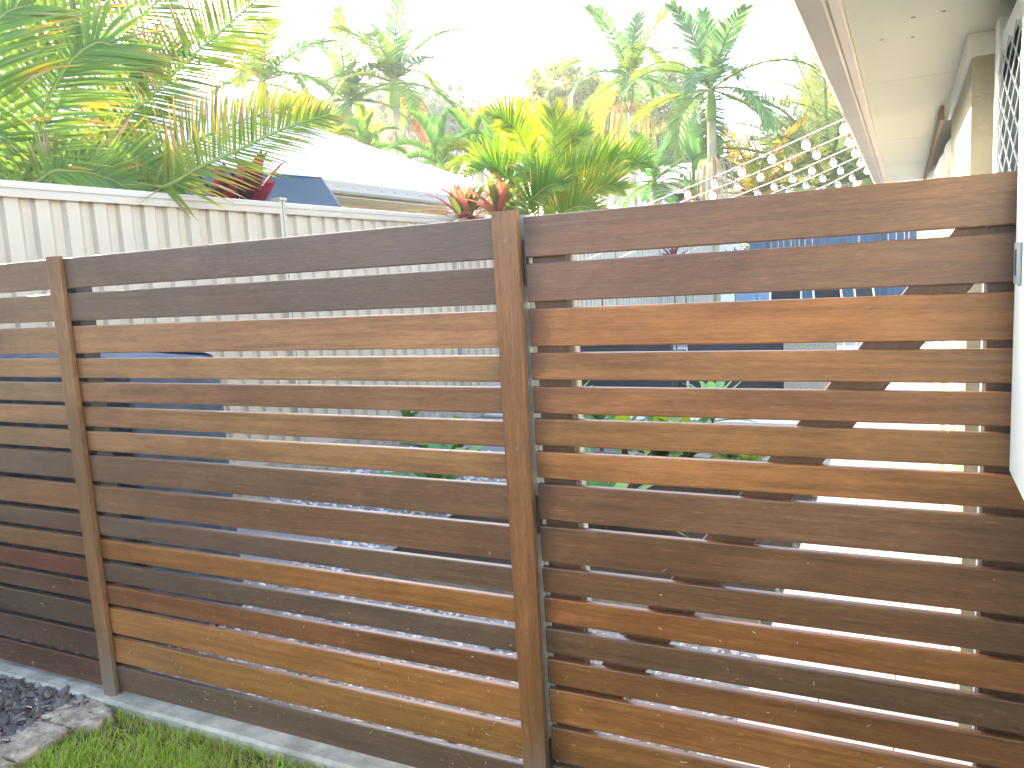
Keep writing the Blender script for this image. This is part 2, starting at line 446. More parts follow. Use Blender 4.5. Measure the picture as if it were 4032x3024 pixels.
upright('frame_tube', 1.232, 1.333, 0.0475, 0.085, zb, 1.83, M['steel'])
# brace
bx0, bz0, bx1, bz1 = 0.225, 0.38, 1.236, 1.735
L_ = math.hypot(bx1 - bx0, bz1 - bz0); ang = math.atan2(bz1 - bz0, bx1 - bx0)
q = MB(); q.bbox(0, L_, 0, 0.021, -0.054, 0.054, 0.003, 0)
o = link('brace', q.mesh('brace', M['wood']), gate); o.location = Vector((bx0, 0.0247, bz0)) - parent_world(gate)
o.rotation_euler = (0, -ang, 0); o.color = (.12, .055, .028, .0)
for (za, zb_) in ((1.66, 1.79), (0.93, 1.045), (0.14, 0.27)):
    q = MB()
    q.tube([(0.1035, 0.006, za), (0.1035, 0.006, zb_)], 0.0062, 10)
    q.box(0.1005, 0.1065, 0.010, 0.0245, za + .005, zb_ - .005)
    q.box(0.108, 0.150, 0.0485, 0.0500, za, zb_)
    q.build('hinge', M['black'], gate)

# grass clippings and dust stuck on boards
r = random.Random(11); q = MB()
for k in range(520):
    x = r.uniform(-2.9, 1.28); 
    top = r.random() < .12
    z = 0.06 + abs(r.gauss(0, .33)) if x > -1.0 else 0.06 + abs(r.gauss(0, .25))
    if z > 1.75: continue
    zs_ = ZA if x < .07 else ZG
    hit = [(a, b) for (a, b) in zs_ if a + .006 < z < b - .006]
    if not hit: continue
    if -1.965 < x < -1.87 or .01 < x < .112: continue
    a = r.uniform(0, 6.28); L = r.uniform(.002, .006) * (2.2 if r.random() < .1 else 1); wd = r.uniform(.0006, .0014)
    dx, dz = math.cos(a) * L, math.sin(a) * L; px, pz = -math.sin(a) * wd, math.cos(a) * wd
    y = -0.0022; c = r.choice(((.42, .33, .17), (.5, .42, .26), (.35, .25, .12), (.5, .48, .4), (.12, .08, .04)))
    mid = (x, y - .0014, z)
    q.poly([(x - dx - px, y, z - dz - pz), (x - px, y - .0014, z - pz), (x + px, y - .0014, z + pz), (x - dx + px, y, z - dz + pz)], c)
    q.poly([(x - px, y - .0014, z - pz), (x + dx - px, y, z + dz - pz), (x + dx + px, y, z + dz + pz), (x + px, y - .0014, z + pz)], c)
tag(q.build('grass_clippings', M['chip']), 'dry grass clippings stuck to the fence and gate boards', 'clippings', kind='stuff')

# ------------------------------------------------------------------ lawn grass, slate chips, stones
r = random.Random(5); q = MB()
def blade(q, x, y, z, L, wd, a, lean, c0, c1, segs=3):
    dx, dy = math.cos(a), math.sin(a); px, py = -dy, dx
    h = 0; d = 0; prev = None
    for k in range(segs + 1):
        t = k / segs
        zz = z + L * math.sin(min(1.5, 1.45 - lean * t * .6)) * t * (1 - .25 * lean * t)
        dd = L * lean * t * t * .8
        wk = wd * (1 - t ** 1.6) * (.7 + .6 * t) if k < segs else 0
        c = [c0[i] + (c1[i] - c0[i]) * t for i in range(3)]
        if k < segs:
            ring = [q.vert((x + dx * dd - px * wk, y + dy * dd - py * wk, zz), c), q.vert((x + dx * dd + px * wk, y + dy * dd + py * wk, zz), c)]
            if prev: q.f.append([prev[0], prev[1], ring[1], ring[0]])
            prev = ring
        else:
            tip = q.vert((x + dx * dd, y + dy * dd, zz), c); q.f.append([prev[0], prev[1], tip])
def edge_x(y):   # right edge of the stones: lawn starts here
    return -1.885 + 0.02 * math.sin(y * 14)
n = 0
while n < 27000:
    near = n < 22000
    if near:
        x = r.uniform(-1.93, -0.25); y = -r.random() ** 1.15 * 0.62 - 0.055
    else:
        x = r.uniform(-1.9, 2.4); y = r.uniform(-4.5, -0.045)
    n += 1
    if x < edge_x(y) + r.uniform(-.05, .03): continue
    bare = math.sin(x * 9 + 1.3) * math.sin(y * 11 + .4) + math.sin(x * 23) * .3
    fe = -y < .16
    if bare > .55 and r.random() < .6: continue
    if fe and r.random() < .45: continue
    g = r.random()
    if fe: g = g * .55 + .45
    if g < .72:
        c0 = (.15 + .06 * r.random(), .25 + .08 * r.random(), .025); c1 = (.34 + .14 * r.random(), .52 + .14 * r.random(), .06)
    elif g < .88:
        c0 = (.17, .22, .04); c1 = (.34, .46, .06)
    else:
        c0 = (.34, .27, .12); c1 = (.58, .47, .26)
    L = r.uniform(.030, .072) * (1.0 if not fe else r.uniform(.8, 1.3)); 
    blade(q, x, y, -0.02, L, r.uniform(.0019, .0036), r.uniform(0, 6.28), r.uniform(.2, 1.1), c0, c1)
# loose straw
for k in range(900):
    x = r.uniform(-1.9, -.3); y = -r.random() * .6 - .05; z = -.012 + r.random() * .02
    if -y > .22 and r.random() < .6: continue
    a = r.uniform(0, 6.28); L = r.uniform(.012, .04); wd = r.uniform(.0009, .002)
    c = (.46 + r.uniform(-.1, .1), .36 + r.uniform(-.08, .08), .2)
    dx, dy = math.cos(a) * L, math.sin(a) * L; px, py = -math.sin(a) * wd, math.cos(a) * wd
    z2 = z + r.uniform(-.003, .012)
    q.poly([(x - dx - px, y - dy - py, z), (x + dx - px, y + dy - py, z2), (x + dx + px, y + dy + py, z2), (x - dx + px, y - dy + py, z)], c)
tag(q.build('lawn_grass', M['grass']), 'bright green lawn grass growing in front of the fence', 'grass', kind='stuff')

def chunk(q, cx, cy, cz, sx, sy, sz, rot, tilt, col, r, n=6):
    """irregular angular stone: two rings and two caps"""
    ca, sa = math.cos(rot), math.sin(rot)
    tops = []; bots = []
    off = r.uniform(0, 6.28)
    for k in range(n):
        a = off + 6.28318 * (k + r.uniform(-.28, .28)) / n
        rr = r.uniform(.72, 1.08)
        x, y = math.cos(a) * sx * rr, math.sin(a) * sy * rr
        zt = sz * r.uniform(.35, .8); sh = r.uniform(.6, .85)
        def put(x, y, z):
            X, Y = x * ca - y * sa, x * sa + y * ca
            return (cx + X, cy + Y, cz + z + X * tilt[0] + Y * tilt[1])
        bots.append(q.vert(put(x, y, -sz * .15), col)); tops.append(q.vert(put(x * sh, y * sh, zt), col))
    top = q.vert((cx + r.uniform(-.2, .2) * sx, cy + r.uniform(-.2, .2) * sy, cz + sz * r.uniform(.75, 1.0)), col)
    for k in range(n):
        j = (k + 1) % n
        q.f.append([bots[k], bots[j], tops[j], tops[k]]); q.f.append([tops[k], tops[j], top])

r = random.Random(8); q = MB()
for k in range(3600):
    if k < 2700: x = r.uniform(-3.2, -1.99); y = -.04 - r.random() * .75
    else: x = r.uniform(-4.6, -1.99); y = -.06 - r.random() * 2.5
    lay = r.random()
    s = r.uniform(.010, .026) if r.random() < .75 else r.uniform(.022, .034)
    g = r.random()
    if g < .55: v = r.uniform(.045, .11); col = (v * 1.10, v * .96, v * .92)
    elif g < .8: v = r.uniform(.06, .15); col = (v * 1.06, v * .99, v * .90)
    elif g < .93: v = r.uniform(.05, .09); col = (v * 1.5, v * .95, v * .8)
    else: v = r.uniform(.12, .2); col = (v * 1.05, v, v * 1.02)
    chunk(q, x, y, .004 + lay * .020, s * r.uniform(1, 1.5), s, s * r.uniform(.35, .65), r.uniform(0, 6.28), (r.uniform(-.5, .5), r.uniform(-.5, .5)), col, r, 6)
for k in range(110):
    x = r.uniform(-2.9, -2.0); y = -.06 - r.random() * .5; z = .026 + r.random() * .012
    a = r.uniform(0, 6.28); L = r.uniform(.008, .03); wd = r.uniform(.0008, .002); c = (.5, .40, .24)
    dx, dy = math.cos(a) * L, math.sin(a) * L; px, py = -math.sin(a) * wd, math.cos(a) * wd
    q.poly([(x - dx - px, y - dy - py, z), (x + dx - px, y + dy - py, z + r.uniform(0, .01)), (x + dx + px, y + dy + py, z + .006), (x - dx + px, y - dy + py, z)], c)
tag(q.build('slate_chips', M['slate']), 'purple grey slate chips with bits of straw in the garden bed', 'slate chips', kind='stuff')

# gravel behind the fence
r = random.Random(9); q = MB()
for k in range(7500):
    y = .06 + r.random() ** 1.5 * 4.5; x = r.uniform(-3.5, .53)
    if x < -2.3 and y > 1.0 and y < 2.2: continue
    s = r.uniform(.010, .020) * (1 + y * .12); v = r.uniform(.45, .80)
    if r.random() < .08: v *= .5
    chunk(q, x, y, .010 + r.random() * .012, s * r.uniform(1, 1.35), s, s * r.uniform(.7, 1), r.uniform(0, 6.28), (r.uniform(-.3, .3), r.uniform(-.3, .3)), (v * .93, v * .97, v), r, 5)
tag(q.build('gravel', M['gravel']), 'pale blue grey gravel covering the yard behind the fence', 'gravel', kind='stuff')

# sandstone edging stones
def edging(name, ring, h, label, seed, zb=-0.05):
    r = random.Random(seed); q = MB()
    cx = sum(p[0] for p in ring) / len(ring); cy = sum(p[1] for p in ring) / len(ring)
    # densify outline
    pts = []
    for i in range(len(ring)):
        a, b = ring[i], ring[(i + 1) % len(ring)]
        for k in range(5):
            t = k / 5; pts.append((a[0] + (b[0] - a[0]) * t + r.uniform(-.006, .006), a[1] + (b[1] - a[1]) * t + r.uniform(-.006, .006)))
    lv = [(1.0, zb), (1.01, h * .5), (.99, h * .86), (.955, h * 1.0), (.75, h * 1.05), (.5, h * 1.0), (.25, h * 1.06)]
    rings = []
    for (s, z) in lv:
        rings.append([q.vert((cx + (x - cx) * s, cy + (y - cy) * s, z + (r.uniform(-.006, .006) if z > 0 else 0))) for (x, y) in pts])
    for a, b in zip(rings, rings[1:]):
        for k in range(len(pts)):
            j = (k + 1) % len(pts); q.f.append([a[k], a[j], b[j], b[k]])
    q.f.append(rings[-1])
    o = q.build(name, M['sand'], smooth=True)
    tag(o, label, 'stone', 'edging stones between lawn and slate bed')
edging('edging_stone', [(-2.05, -.064), (-1.90, -.0625), (-1.79, -.10), (-1.78, -.17), (-1.88, -.235), (-2.06, -.235)], .030, 'flat sandstone edging stone at the foot of the left batten', 1)
edging('edging_stone', [(-2.06, -.243), (-1.88, -.243), (-1.84, -.28), (-1.84, -.46), (-2.07, -.47)], .031, 'flat sandstone edging stone in the bottom left corner of the photo', 2)
edging('edging_stone', [(-2.07, -.478), (-1.84, -.468), (-1.85, -.80), (-2.07, -.82)], .029, 'flat sandstone edging stone cut by the bottom edge of the photo', 3)

# ------------------------------------------------------------------ cream steel boundary fence (side)
XF = -3.6; ZT = 2.40; ZB = 0.33
cf = empty('steel_boundary_fence', (XF, 3.0, 0), 'cream ribbed steel boundary fence along the left side of the yard', 'fence')
def sheet_profile(y0, y1):
    """trapezoid ribs, period 0.19, facing +x"""
    pts = []; y = y0
    while y < y1 - .02:
        for (dy, dx) in ((0, 0.0), (.085, 0.0), (.120, -.030), (.178, -.030)):
            yy = y + dy
            if yy <= y1: pts.append((yy, XF + dx))
        y += .19
    pts.append((y1, XF))
    return pts
posts = [3.18 + 2.87 * k for k in range(-1, 7)]
def panel(y0, y1):
    n = 3; wd = (y1 - y0) / n
    for k in range(n):
        a = y0 + wd * k; b = a + wd
        q = MB(); pr = sheet_profile(a + .001, b - .001)
        for (p0, p1) in zip(pr, pr[1:]):
            q.poly([(p0[1] + .0007 * k, p0[0], ZB), (p1[1] + .0007 * k, p1[0], ZB), (p1[1] + .0007 * k, p1[0], ZT - .03), (p0[1] + .0007 * k, p0[0], ZT - .03)])
        q.build('sheet', M['cream'], cf)
    q = MB()   # top rail with a rolled lip, bottom rail
    sec = [(.030, ZT - .095), (.034, ZT - .055), (.026, ZT - .048), (.034, ZT - .040), (.034, ZT - .010), (.022, ZT), (-.045, ZT), (-.055, ZT - .010), (-.055, ZT - .095)]
    ra = [q.vert((XF + a, y0 + .03, b)) for (a, b) in sec]; rb = [q.vert((XF + a, y1 - .03, b)) for (a, b) in sec]
    for k in range(len(sec) - 1): q.f.append([ra[k], rb[k], rb[k + 1], ra[k + 1]])
    q.build('top_rail', M['cream_cap'], cf)
    q = MB(); q.box(XF - .05, XF + .028, y0 + .03, y1 - .03, ZB - .04, ZB + .05); q.build('bottom_rail', M['cream_cap'], cf)
for a, b in zip(posts, posts[1:]): panel(a, b)
for y in posts:
    q = MB()
    q.box(XF - .05, XF + .018, y - .038, y + .038, 0, ZT + .012)
    q.box(XF + .0182, XF + .028, y - .037, y - .010, 0, ZT + .0118); q.box(XF + .0182, XF + .028, y + .010, y + .037, 0, ZT + .0118)
    po = q.build('post', M['cream_cap'], cf)
    q = MB(); q.bbox(XF - .055, XF + .046, y - .043, y + .043, ZT + .0125, ZT + .036, .006, 1); q.build('post_cap', M['cream_cap'], po)
q = MB()
q.bbox(XF - .06, XF + .02, .3, 20, -.05, ZB - .045, .006, 1)
q.build('plinth', M['sleeper'], cf)

# blue painted board fence across the rear
bf = empty('blue_board_fence', (0, 20, 0), 'blue painted vertical board fence across the back of the yard', 'fence')
r = random.Random(3); x = -2.66
bm_ = []
while x < 1.25:
    wd = r.choice((.10, .14, .14, .18)); v = r.uniform(.75, 1.2)
    q = MB(); q.box(x, x + wd - .006, 20 + r.uniform(-.006, .006), 20.03, 0.05, 2.55, (.050 * v, .095 * v, .135 * v)); q.build('board', M['blueboard'], bf); x += wd
q = MB(); q.box(-2.7, 1.3, 20.035, 20.07, 2.2, 2.3); q.box(-2.7, 1.3, 20.035, 20.07, .3, .4); q.build('rail', M['charcoal'], bf)

# ------------------------------------------------------------------ house on the right
house = empty('house', (1.4, 2.0, 0), 'beige rendered house with white eave soffit and barred window at right', 'house')
ZS = 2.342
def part(name, mat, fn, parent=None, smooth=False):
    q = MB(); fn(q); return q.build(name, mat, parent or house, smooth)
part('wall', M['wall'], lambda q: (q.box(1.335, 1.6, -4.0, 0.864, -0.05, 1.19), q.box(1.330, 1.6, .6285, 0.864, 1.1902, ZS), q.box(1.318, 1.3295, .846, .8635, 1.192, ZS - .07), q.box(1.345, 1.6, -4.0, -1.5, 1.1902, ZS), q.box(1.345, 1.6, -1.5, .742, 2.262, ZS)))
part('wall', M['wall'], lambda q: q.box(1.250, 1.6, 0.8645, 2.14, -0.05, ZS - .07))
part('wall', M['wall'], lambda q: q.box(1.320, 1.6, 2.1405, 6.2, -0.05, ZS))
part('trim', M['white'], lambda q: (q.box(1.236, 1.36, 0.852, 2.15, ZS - .069, ZS - .001)))
# soffit sheets
ys = [-4.0, -2.2, -.35, 1.42, 3.2, 4.7, 6.2]
for a, b in zip(ys, ys[1:]):
    part('soffit_sheet', M['soffit'], lambda q: q.box(.9215, 1.6, a + .0025, b - .0025, ZS, ZS + .006))
part('fascia', M['fascia'], lambda q: q.bbox(.888, .921, -4.0, 6.22, ZS - .014, ZS + .16, .004, 1))
def gut(q):
    sec = [(.886, ZS + .10), (.886, ZS - .004), (.876, ZS - .010), (.815, ZS - .008), (.795, ZS + .012), (.788, ZS + .06), (.796, ZS + .105), (.786, ZS + .118), (.780, ZS + .118)]
    n = 40; prev = None
    for i in range(n + 1):
        y = -4 + 10.22 * i / n
        ring = [q.vert((x, y, z + .002 * math.sin(y * 5))) for (x, z) in sec]
        if prev:
            for k in range(len(sec) - 1): q.f.append([prev[k], ring[k], ring[k + 1], prev[k + 1]])
        prev = ring
    q.f.append(list(prev))
part('gutter', M['gutter'], gut)
part('roof', M['roof'], lambda q: (q.poly([(.80, -4.1, 2.475), (.80, 6.3, 2.475), (5.5, 6.3, 4.4), (5.5, -4.1, 4.4)]), q.poly([(.89, 6.21, 2.34), (5.5, 6.21, 2.34), (5.5, 6.21, 4.3), (.89, 6.21, 2.45)])))
for (u, z) in ((1.085, .55), (1.00, .75), (1.085, .78), (1.16, .54)):
    part('nail_hole', M['timber'], lambda q: q.tube([(u, z, ZS - .0012), (u, z, ZS + .002)], .006, 8))
# window: frame, security grille, sliding sash with latch
win = part('window', M['white'], lambda q: (q.bbox(1.291, 1.36, .535, .628, 1.20, 2.30, .004, 2), q.box(1.300, 1.36, -1.5, .5345, 2.20, 2.26), q.box(1.300, 1.36, -1.5, .5345, 1.191, 1.225)))
part('pane', M['glass'], lambda q: q.box(1.303, 1.31, -.029, .534, 1.226, 2.199), win)
def grille(q):
    # expanded diamond strips in the plane x = 1.322
    p_ = .150; h = .072
    n = 0
    for s in (1, -1):
        k = 0
        while k < 140:
            zc = 1.226 + k * h - 4      # line z = zc + s * (h / p_) * y
            ylo, yhi = -.02, .534
            f = lambda yy: zc + s * (h / p_) * yy
            z_a, z_b = f(ylo), f(yhi)
            # clip in z
            lo, hi = 1.227, 2.198
            t0, t1 = 0.0, 1.0; dz = z_b - z_a
            ta, tb = (lo - z_a) / dz, (hi - z_a) / dz
            if ta > tb: ta, tb = tb, ta
            t0, t1 = max(0, ta), min(1, tb)
            if t1 > t0:
                A = (1.294 + .0022 * s, ylo + (yhi - ylo) * t0, z_a + dz * t0); B = (1.294 + .0022 * s, ylo + (yhi - ylo) * t1, z_a + dz * t1)
                wv = .0019; q.tube([A, B], wv, 4)
            k += 1
part('security_grille', M['alu'], grille, win)
sash = part('sash', M['sash'], lambda q: (q.bbox(1.284, 1.330, -.36, -.030, 1.199, 2.30, .004, 2), q.box(1.331, 1.3445, -1.5, -.03, 1.2255, 2.199)), win)
lat = MB(); lat.bbox(1.2765, 1.2838, -.150, -.078, 1.615, 1.700, .003, 2)
lo_ = lat.build('latch', M['grey'], win)
lat = MB(); lat.box(1.2755, 1.2764, -.122, -.100, 1.632, 1.686); lat.build('latch_slot', M['black'], win)
# rolled canvas blind and timber beam further along the eave
bl = empty('rolled_blind', (1.215, 3.0, 2.0), 'white rolled canvas blind hanging below the eave along the house', 'blind')
q = MB(); pts = []; rad = []
yy = 2.3; k = 0
while yy < 5.6:
    t = (yy - 2.3) / 3.3
    pts.append((1.272 + .005 * math.sin(k), yy, 2.235 - .07 * math.sin(t * 3.1))); rad.append((.036 + .016 * abs(math.sin(k * .55))) * min(1.0, .18 + .75 * (yy - 2.3)))
    yy += .09; k += 1
q.tube(pts, rad, 14); q.build('roll', M['blind'], bl, True)
for y in (3.55, 4.15, 4.75):
    q = MB(); q.tube([(1.272 + .054 * math.cos(a), y, 2.235 - .07 * math.sin((y - 2.3) / 3.3 * 3.1) + .054 * math.sin(a)) for a in [6.283 * i / 12 for i in range(13)]], .004, 6); q.build('strap', M['cable'], bl)
q = MB(); q.bbox(1.208, 1.222, 2.152, 6.2, ZS - .066, ZS - .002, .003, 1); q.build('beam', M['timber'], house)

# ------------------------------------------------------------------ things in the back yard
# covered barbecue close behind the fence
bb = empty('covered_barbecue', (-2.75, .55, 0), 'long barbecue under a blue grey fabric cover behind the fence slats', 'barbecue')
q = MB(); nx, nz = 60, 14; X0, X1, Y0, Y1, Zt = -3.50, -1.93, .26, .78, 1.44
ring = []
def per(t):  # perimeter point 0..1 of a rounded rectangle
    W, D = X1 - X0, Y1 - Y0; P = 2 * (W + D); s = t * P
    if s < W: return (X0 + s, Y0, 0, -1)
    s -= W
    if s < D: return (X1, Y0 + s, 1, 0)
    s -= D
    if s < W: return (X1 - s, Y1, 0, 1)
    s -= W
    return (X0, Y1 - s, -1, 0)
N = 120; rows_ = []
for iz in range(nz + 1):
    z = .10 + (Zt - .10) * iz / nz; row = []
    f = 1 - iz / nz
    for i in range(N):
        x, y, nx_, ny_ = per(i / N)
        wv = (.028 * math.sin(i * 1.15 + .7 * math.sin(i * .31)) + .012 * math.sin(i * 2.7)) * (.25 + .75 * f)
        top = max(0, (iz - nz + 2)) * .02
        row.append(q.vert((x + nx_ * (wv - top) + (X0 + X1 - 2 * x) * .01 * top, y + ny_ * (wv - top), z - (.05 * max(0, x - X1 + .2) / .2 if iz == nz else 0))))
    rows_.append(row)
for a, b in zip(rows_, rows_[1:]):
    for i in range(N):
        j = (i + 1) % N; q.f.append([a[i], a[j], b[j], b[i]])
top = rows_[-1]; c0 = q.vert(((X0 + X1) / 2, (Y0 + Y1) / 2, Zt + .02))
for i in range(N): q.f.append([top[i], top[(i + 1) % N], c0])
q.build('cover', M['cover'], bb, True)
for (x, y) in ((-3.4, .34), (-2.05, .34), (-3.4, .70), (-2.05, .70)):
    q = MB(); q.tube([(x, y, .01), (x, y, .2)], .022, 8); q.build('leg', M['black'], bb)

def sofa(name, label, cx, cy, wd, dp, rz, mat, back=.82, cush='cushion'):
    e = empty(name, (cx, cy, .045), label, 'outdoor seat', 'woven outdoor seats on the patio')
    def P(nm, mt, x0, x1, y0, y1, z0, z1, par=None, b=.02):
        q = MB(); q.bbox(x0, x1, y0, y1, z0, z1, b, 0)
        return link(nm, q.mesh(nm, mt), par or e)
    h = wd / 2
    P('base', mat, -h, h, -dp / 2, dp / 2, .08, .34)
    P('backrest', mat, -h, h, dp / 2 - .12, dp / 2 - .001, .3405, back)
    P('arm', mat, -h, -h + .14, -dp / 2 + .002, dp / 2 - .121, .3405, .60); P('arm', mat, h - .14, h, -dp / 2 + .002, dp / 2 - .121, .3405, .60)
    P('seat_cushion', M[cush], -h + .15, h - .15, -dp / 2 + .01, dp / 2 - .14, .345, .46)
    P('back_cushion', M[cush], -h + .16, h - .16, dp / 2 - .28, dp / 2 - .145, .462, back - .04)
    for sx in (-1, 1):
        for sy in (-1, 1):
            q = MB(); q.box(sx * (h - .06) - .03, sx * (h - .06) + .03, sy * (dp / 2 - .06) - .03, sy * (dp / 2 - .06) + .03, 0, .0795); link('foot', q.mesh('foot', M['black']), e)
    e.rotation_euler = (0, 0, rz)
    return e
sofa('wicker_sofa', 'long dark blue woven sofa seen through the gate beside the pale post', -2.05, 7.6, 1.25, .75, math.pi, M['wicker'])
sofa('wicker_sofa', 'long dark blue woven sofa seen through the middle of the gate', -.72, 7.9, 1.15, .75, math.pi, M['wicker'])
sofa('wicker_armchair', 'woven armchair with a blue cushion seen through the gate near its brace', .12, 7.7, .56, .7, math.pi, M['wicker_pale'])
cb = empty('blue_cabinet', (-1.55, 14.5, 0), 'pale blue outdoor cabinet standing near the back fence', 'cabinet')
q = MB(); q.bbox(-1.95, -1.15, 14.2, 14.8, .05, 1.75, .01, 2); q.build('body', pbr('pale_blue_paint', (.16, .26, .34), .5, .3, noise=(4, .1)), cb)
for (a, b) in ((-1.93, -1.56), (-1.54, -1.17)):
    q = MB(); q.bbox(a, b, 14.175, 14.199, .15, 1.68, .004, 2); d = q.build('door', MATS['pale_blue_paint'], cb)
    q = MB(); q.tube([(b - .05 if a < -1.6 else a + .05, 14.165, .85), (b - .05 if a < -1.6 else a + .05, 14.165, 1.0)], .009, 6); q.build('handle', M['steel'], d)
def patio_chair(x, y, rz, label):
    e = empty('patio_chair', (x, y, .045), label, 'chair', 'tall mesh chairs on the patio')
    def P(nm, mt, fn, smooth=False):
        q = MB(); fn(q); return link(nm, q.mesh(nm, mt, smooth), e)
    P('seat', M['charcoal'], lambda q: q.bbox(-.24, .24, -.22, .22, .66, .70, .01, 0))
    P('backrest', M['charcoal'], lambda q: q.poly([(-.23, .21, .72), (.23, .21, .72), (.22, .30, 1.28), (-.22, .30, 1.28)]))
    for s in (-1, 1):
        P('leg', M['white'], lambda q: q.tube([(s * .26, -.23, 0), (s * .25, -.23, .68)], .014, 8))
        P('leg', M['white'], lambda q: q.tube([(s * .26, .26, 0), (s * .25, .21, .68), (s * .235, .31, 1.31)], .014, 8))
        P('arm', M['white'], lambda q: q.tube([(s * .25, .25, .93), (s * .27, 0, .93), (s * .26, -.2, .90), (s * .25, -.23, .68)], .014, 8))
    e.rotation_euler = (0, 0, rz)
patio_chair(.15, 11.2, 2.6, 'charcoal mesh chair with white frame seen through the gate left of the brace')
patio_chair(.72, 11.6, 2.2, 'charcoal mesh chair with white frame seen through the gate nearest the brace')
patio_chair(-.75, 11.9, 3.4, 'charcoal mesh chair with white frame beside the blue cabinet')

# ------------------------------------------------------------------ plants
def lerp(a, b, t): return tuple(a[i] + (b[i] - a[i]) * t for i in range(3))
def strap(q, p0, az, el, L, wd, bend, c0, c1, segs=6, fold=.25, ovate=False, twist=0.0, tipc=None):
    """one strap or paddle leaf that bends down along its length"""
    p = Vector(p0); e = el; prev = None
    side = Vector((-math.sin(az), math.cos(az), 0))
    for k in range(segs + 1):
        t = k / segs
        d = Vector((math.cos(az) * math.cos(e), math.sin(az) * math.cos(e), math.sin(e)))
        n = d.cross(side).normalized()
        if ovate: wk = wd * max(.02, math.sin(math.pi * min(1, t * .96 + .03)) ** .75)
        else: wk = wd * (.45 + .55 * min(1, t * 2.5)) * (1 - t ** 3.0) + .0008
        c = lerp(c0, c1, t)
        if tipc and t > .8: c = tipc
        s2 = side * math.cos(twist * t) + n * math.sin(twist * t)
        ring = [q.vert(p - s2 * wk - n * (-wk * fold), c), q.vert(p, lerp(c, (c[0] * 1.15, c[1] * 1.15, c[2] * 1.1), 1)), q.vert(p + s2 * wk - n * (-wk * fold), c)]
        if prev:
            q.f.append([prev[0], prev[1], ring[1], ring[0]]); q.f.append([prev[1], prev[2], ring[2], ring[1]])
        prev = ring
        p = p + d * (L / segs); e -= bend / segs * (.4 + 1.2 * t)
def rosette(name, label, base, cat, stem_h, nl, L, wd, els, bend, cols, seed, group=None, ovate=False, stems=1, spread=.1, tipc=None, fold=.25):
    r = random.Random(seed)
    e = empty(name, base, label, cat, group)
    for s in range(stems):
        sx, sy = base[0] + (r.uniform(-spread, spread) if stems > 1 else 0), base[1] + (r.uniform(-spread, spread) if stems > 1 else 0)
        h = stem_h * (r.uniform(.75, 1.1) if stems > 1 else 1)
        top = Vector((sx + r.uniform(-.03, .03), sy + r.uniform(-.03, .03), base[2] + h))
        q = MB(); q.tube([(sx, sy, base[2] - .02), top], [.018, .012], 6, (.16, .10, .07)); q.build('stem', M['bark'], e)
        for k in range(nl):
            q = MB(); t = k / max(1, nl - 1)
            az = k * 2.39996 + r.uniform(-.3, .3); el = els[0] + (els[1] - els[0]) * t + r.uniform(-.12, .12)
            c0, c1 = r.choice(cols); v = r.uniform(.8, 1.2)
            strap(q, top - Vector((0, 0, .10 * (1 - t) * min(1, h * 3))), az, el, L * r.uniform(.75, 1.1) * (.7 + .3 * math.sin(3.1 * (.2 + .7 * t))), wd * r.uniform(.8, 1.15), bend * r.uniform(.6, 1.3),
                  tuple(x * v for x in c0), tuple(x * v for x in c1), ovate=ovate, twist=r.uniform(-.5, .5), tipc=tipc, fold=fold)
            q.build('leaf', M['leaf'], e, True)
    return e
RED = [((.09, .012, .02), (.20, .02, .03)), ((.05, .010, .016), (.11, .014, .024)), ((.03, .012, .016), (.07, .014, .02))]
PINK = [((.26, .06, .06), (.50, .17, .09)), ((.30, .11, .08), (.55, .26, .13)), ((.14, .04, .04), (.34, .10, .08)), ((.16, .17, .05), (.50, .38, .22)), ((.07, .12, .03), (.20, .22, .06))]
AGV = [((.10, .24, .09), (.16, .34, .14)), ((.12, .28, .10), (.20, .40, .16))]
SHR = [((.04, .13, .03), (.08, .22, .05)), ((.06, .17, .03), (.13, .30, .06)), ((.14, .26, .04), (.30, .42, .06))]
# red cordyline beyond the side fence
rosette('cordyline', 'dark red cordyline rising above the cream fence under the palm fronds', (-4.06, 3.12, 1.2), 'plant', 1.14, 11, .54, .078, (.7, 1.5), .5, RED, 21, stems=3, spread=.20, fold=.45)
# pink cordyline near the middle post
rosette('cordyline', 'pink and orange cordyline behind the right end of the cream fence', (-3.250, 6.498, 2.189), 'plant', .22, 19, .62, .056, (-.1, 1.5), 1.0, PINK, 31, stems=5, spread=.36, fold=.3)
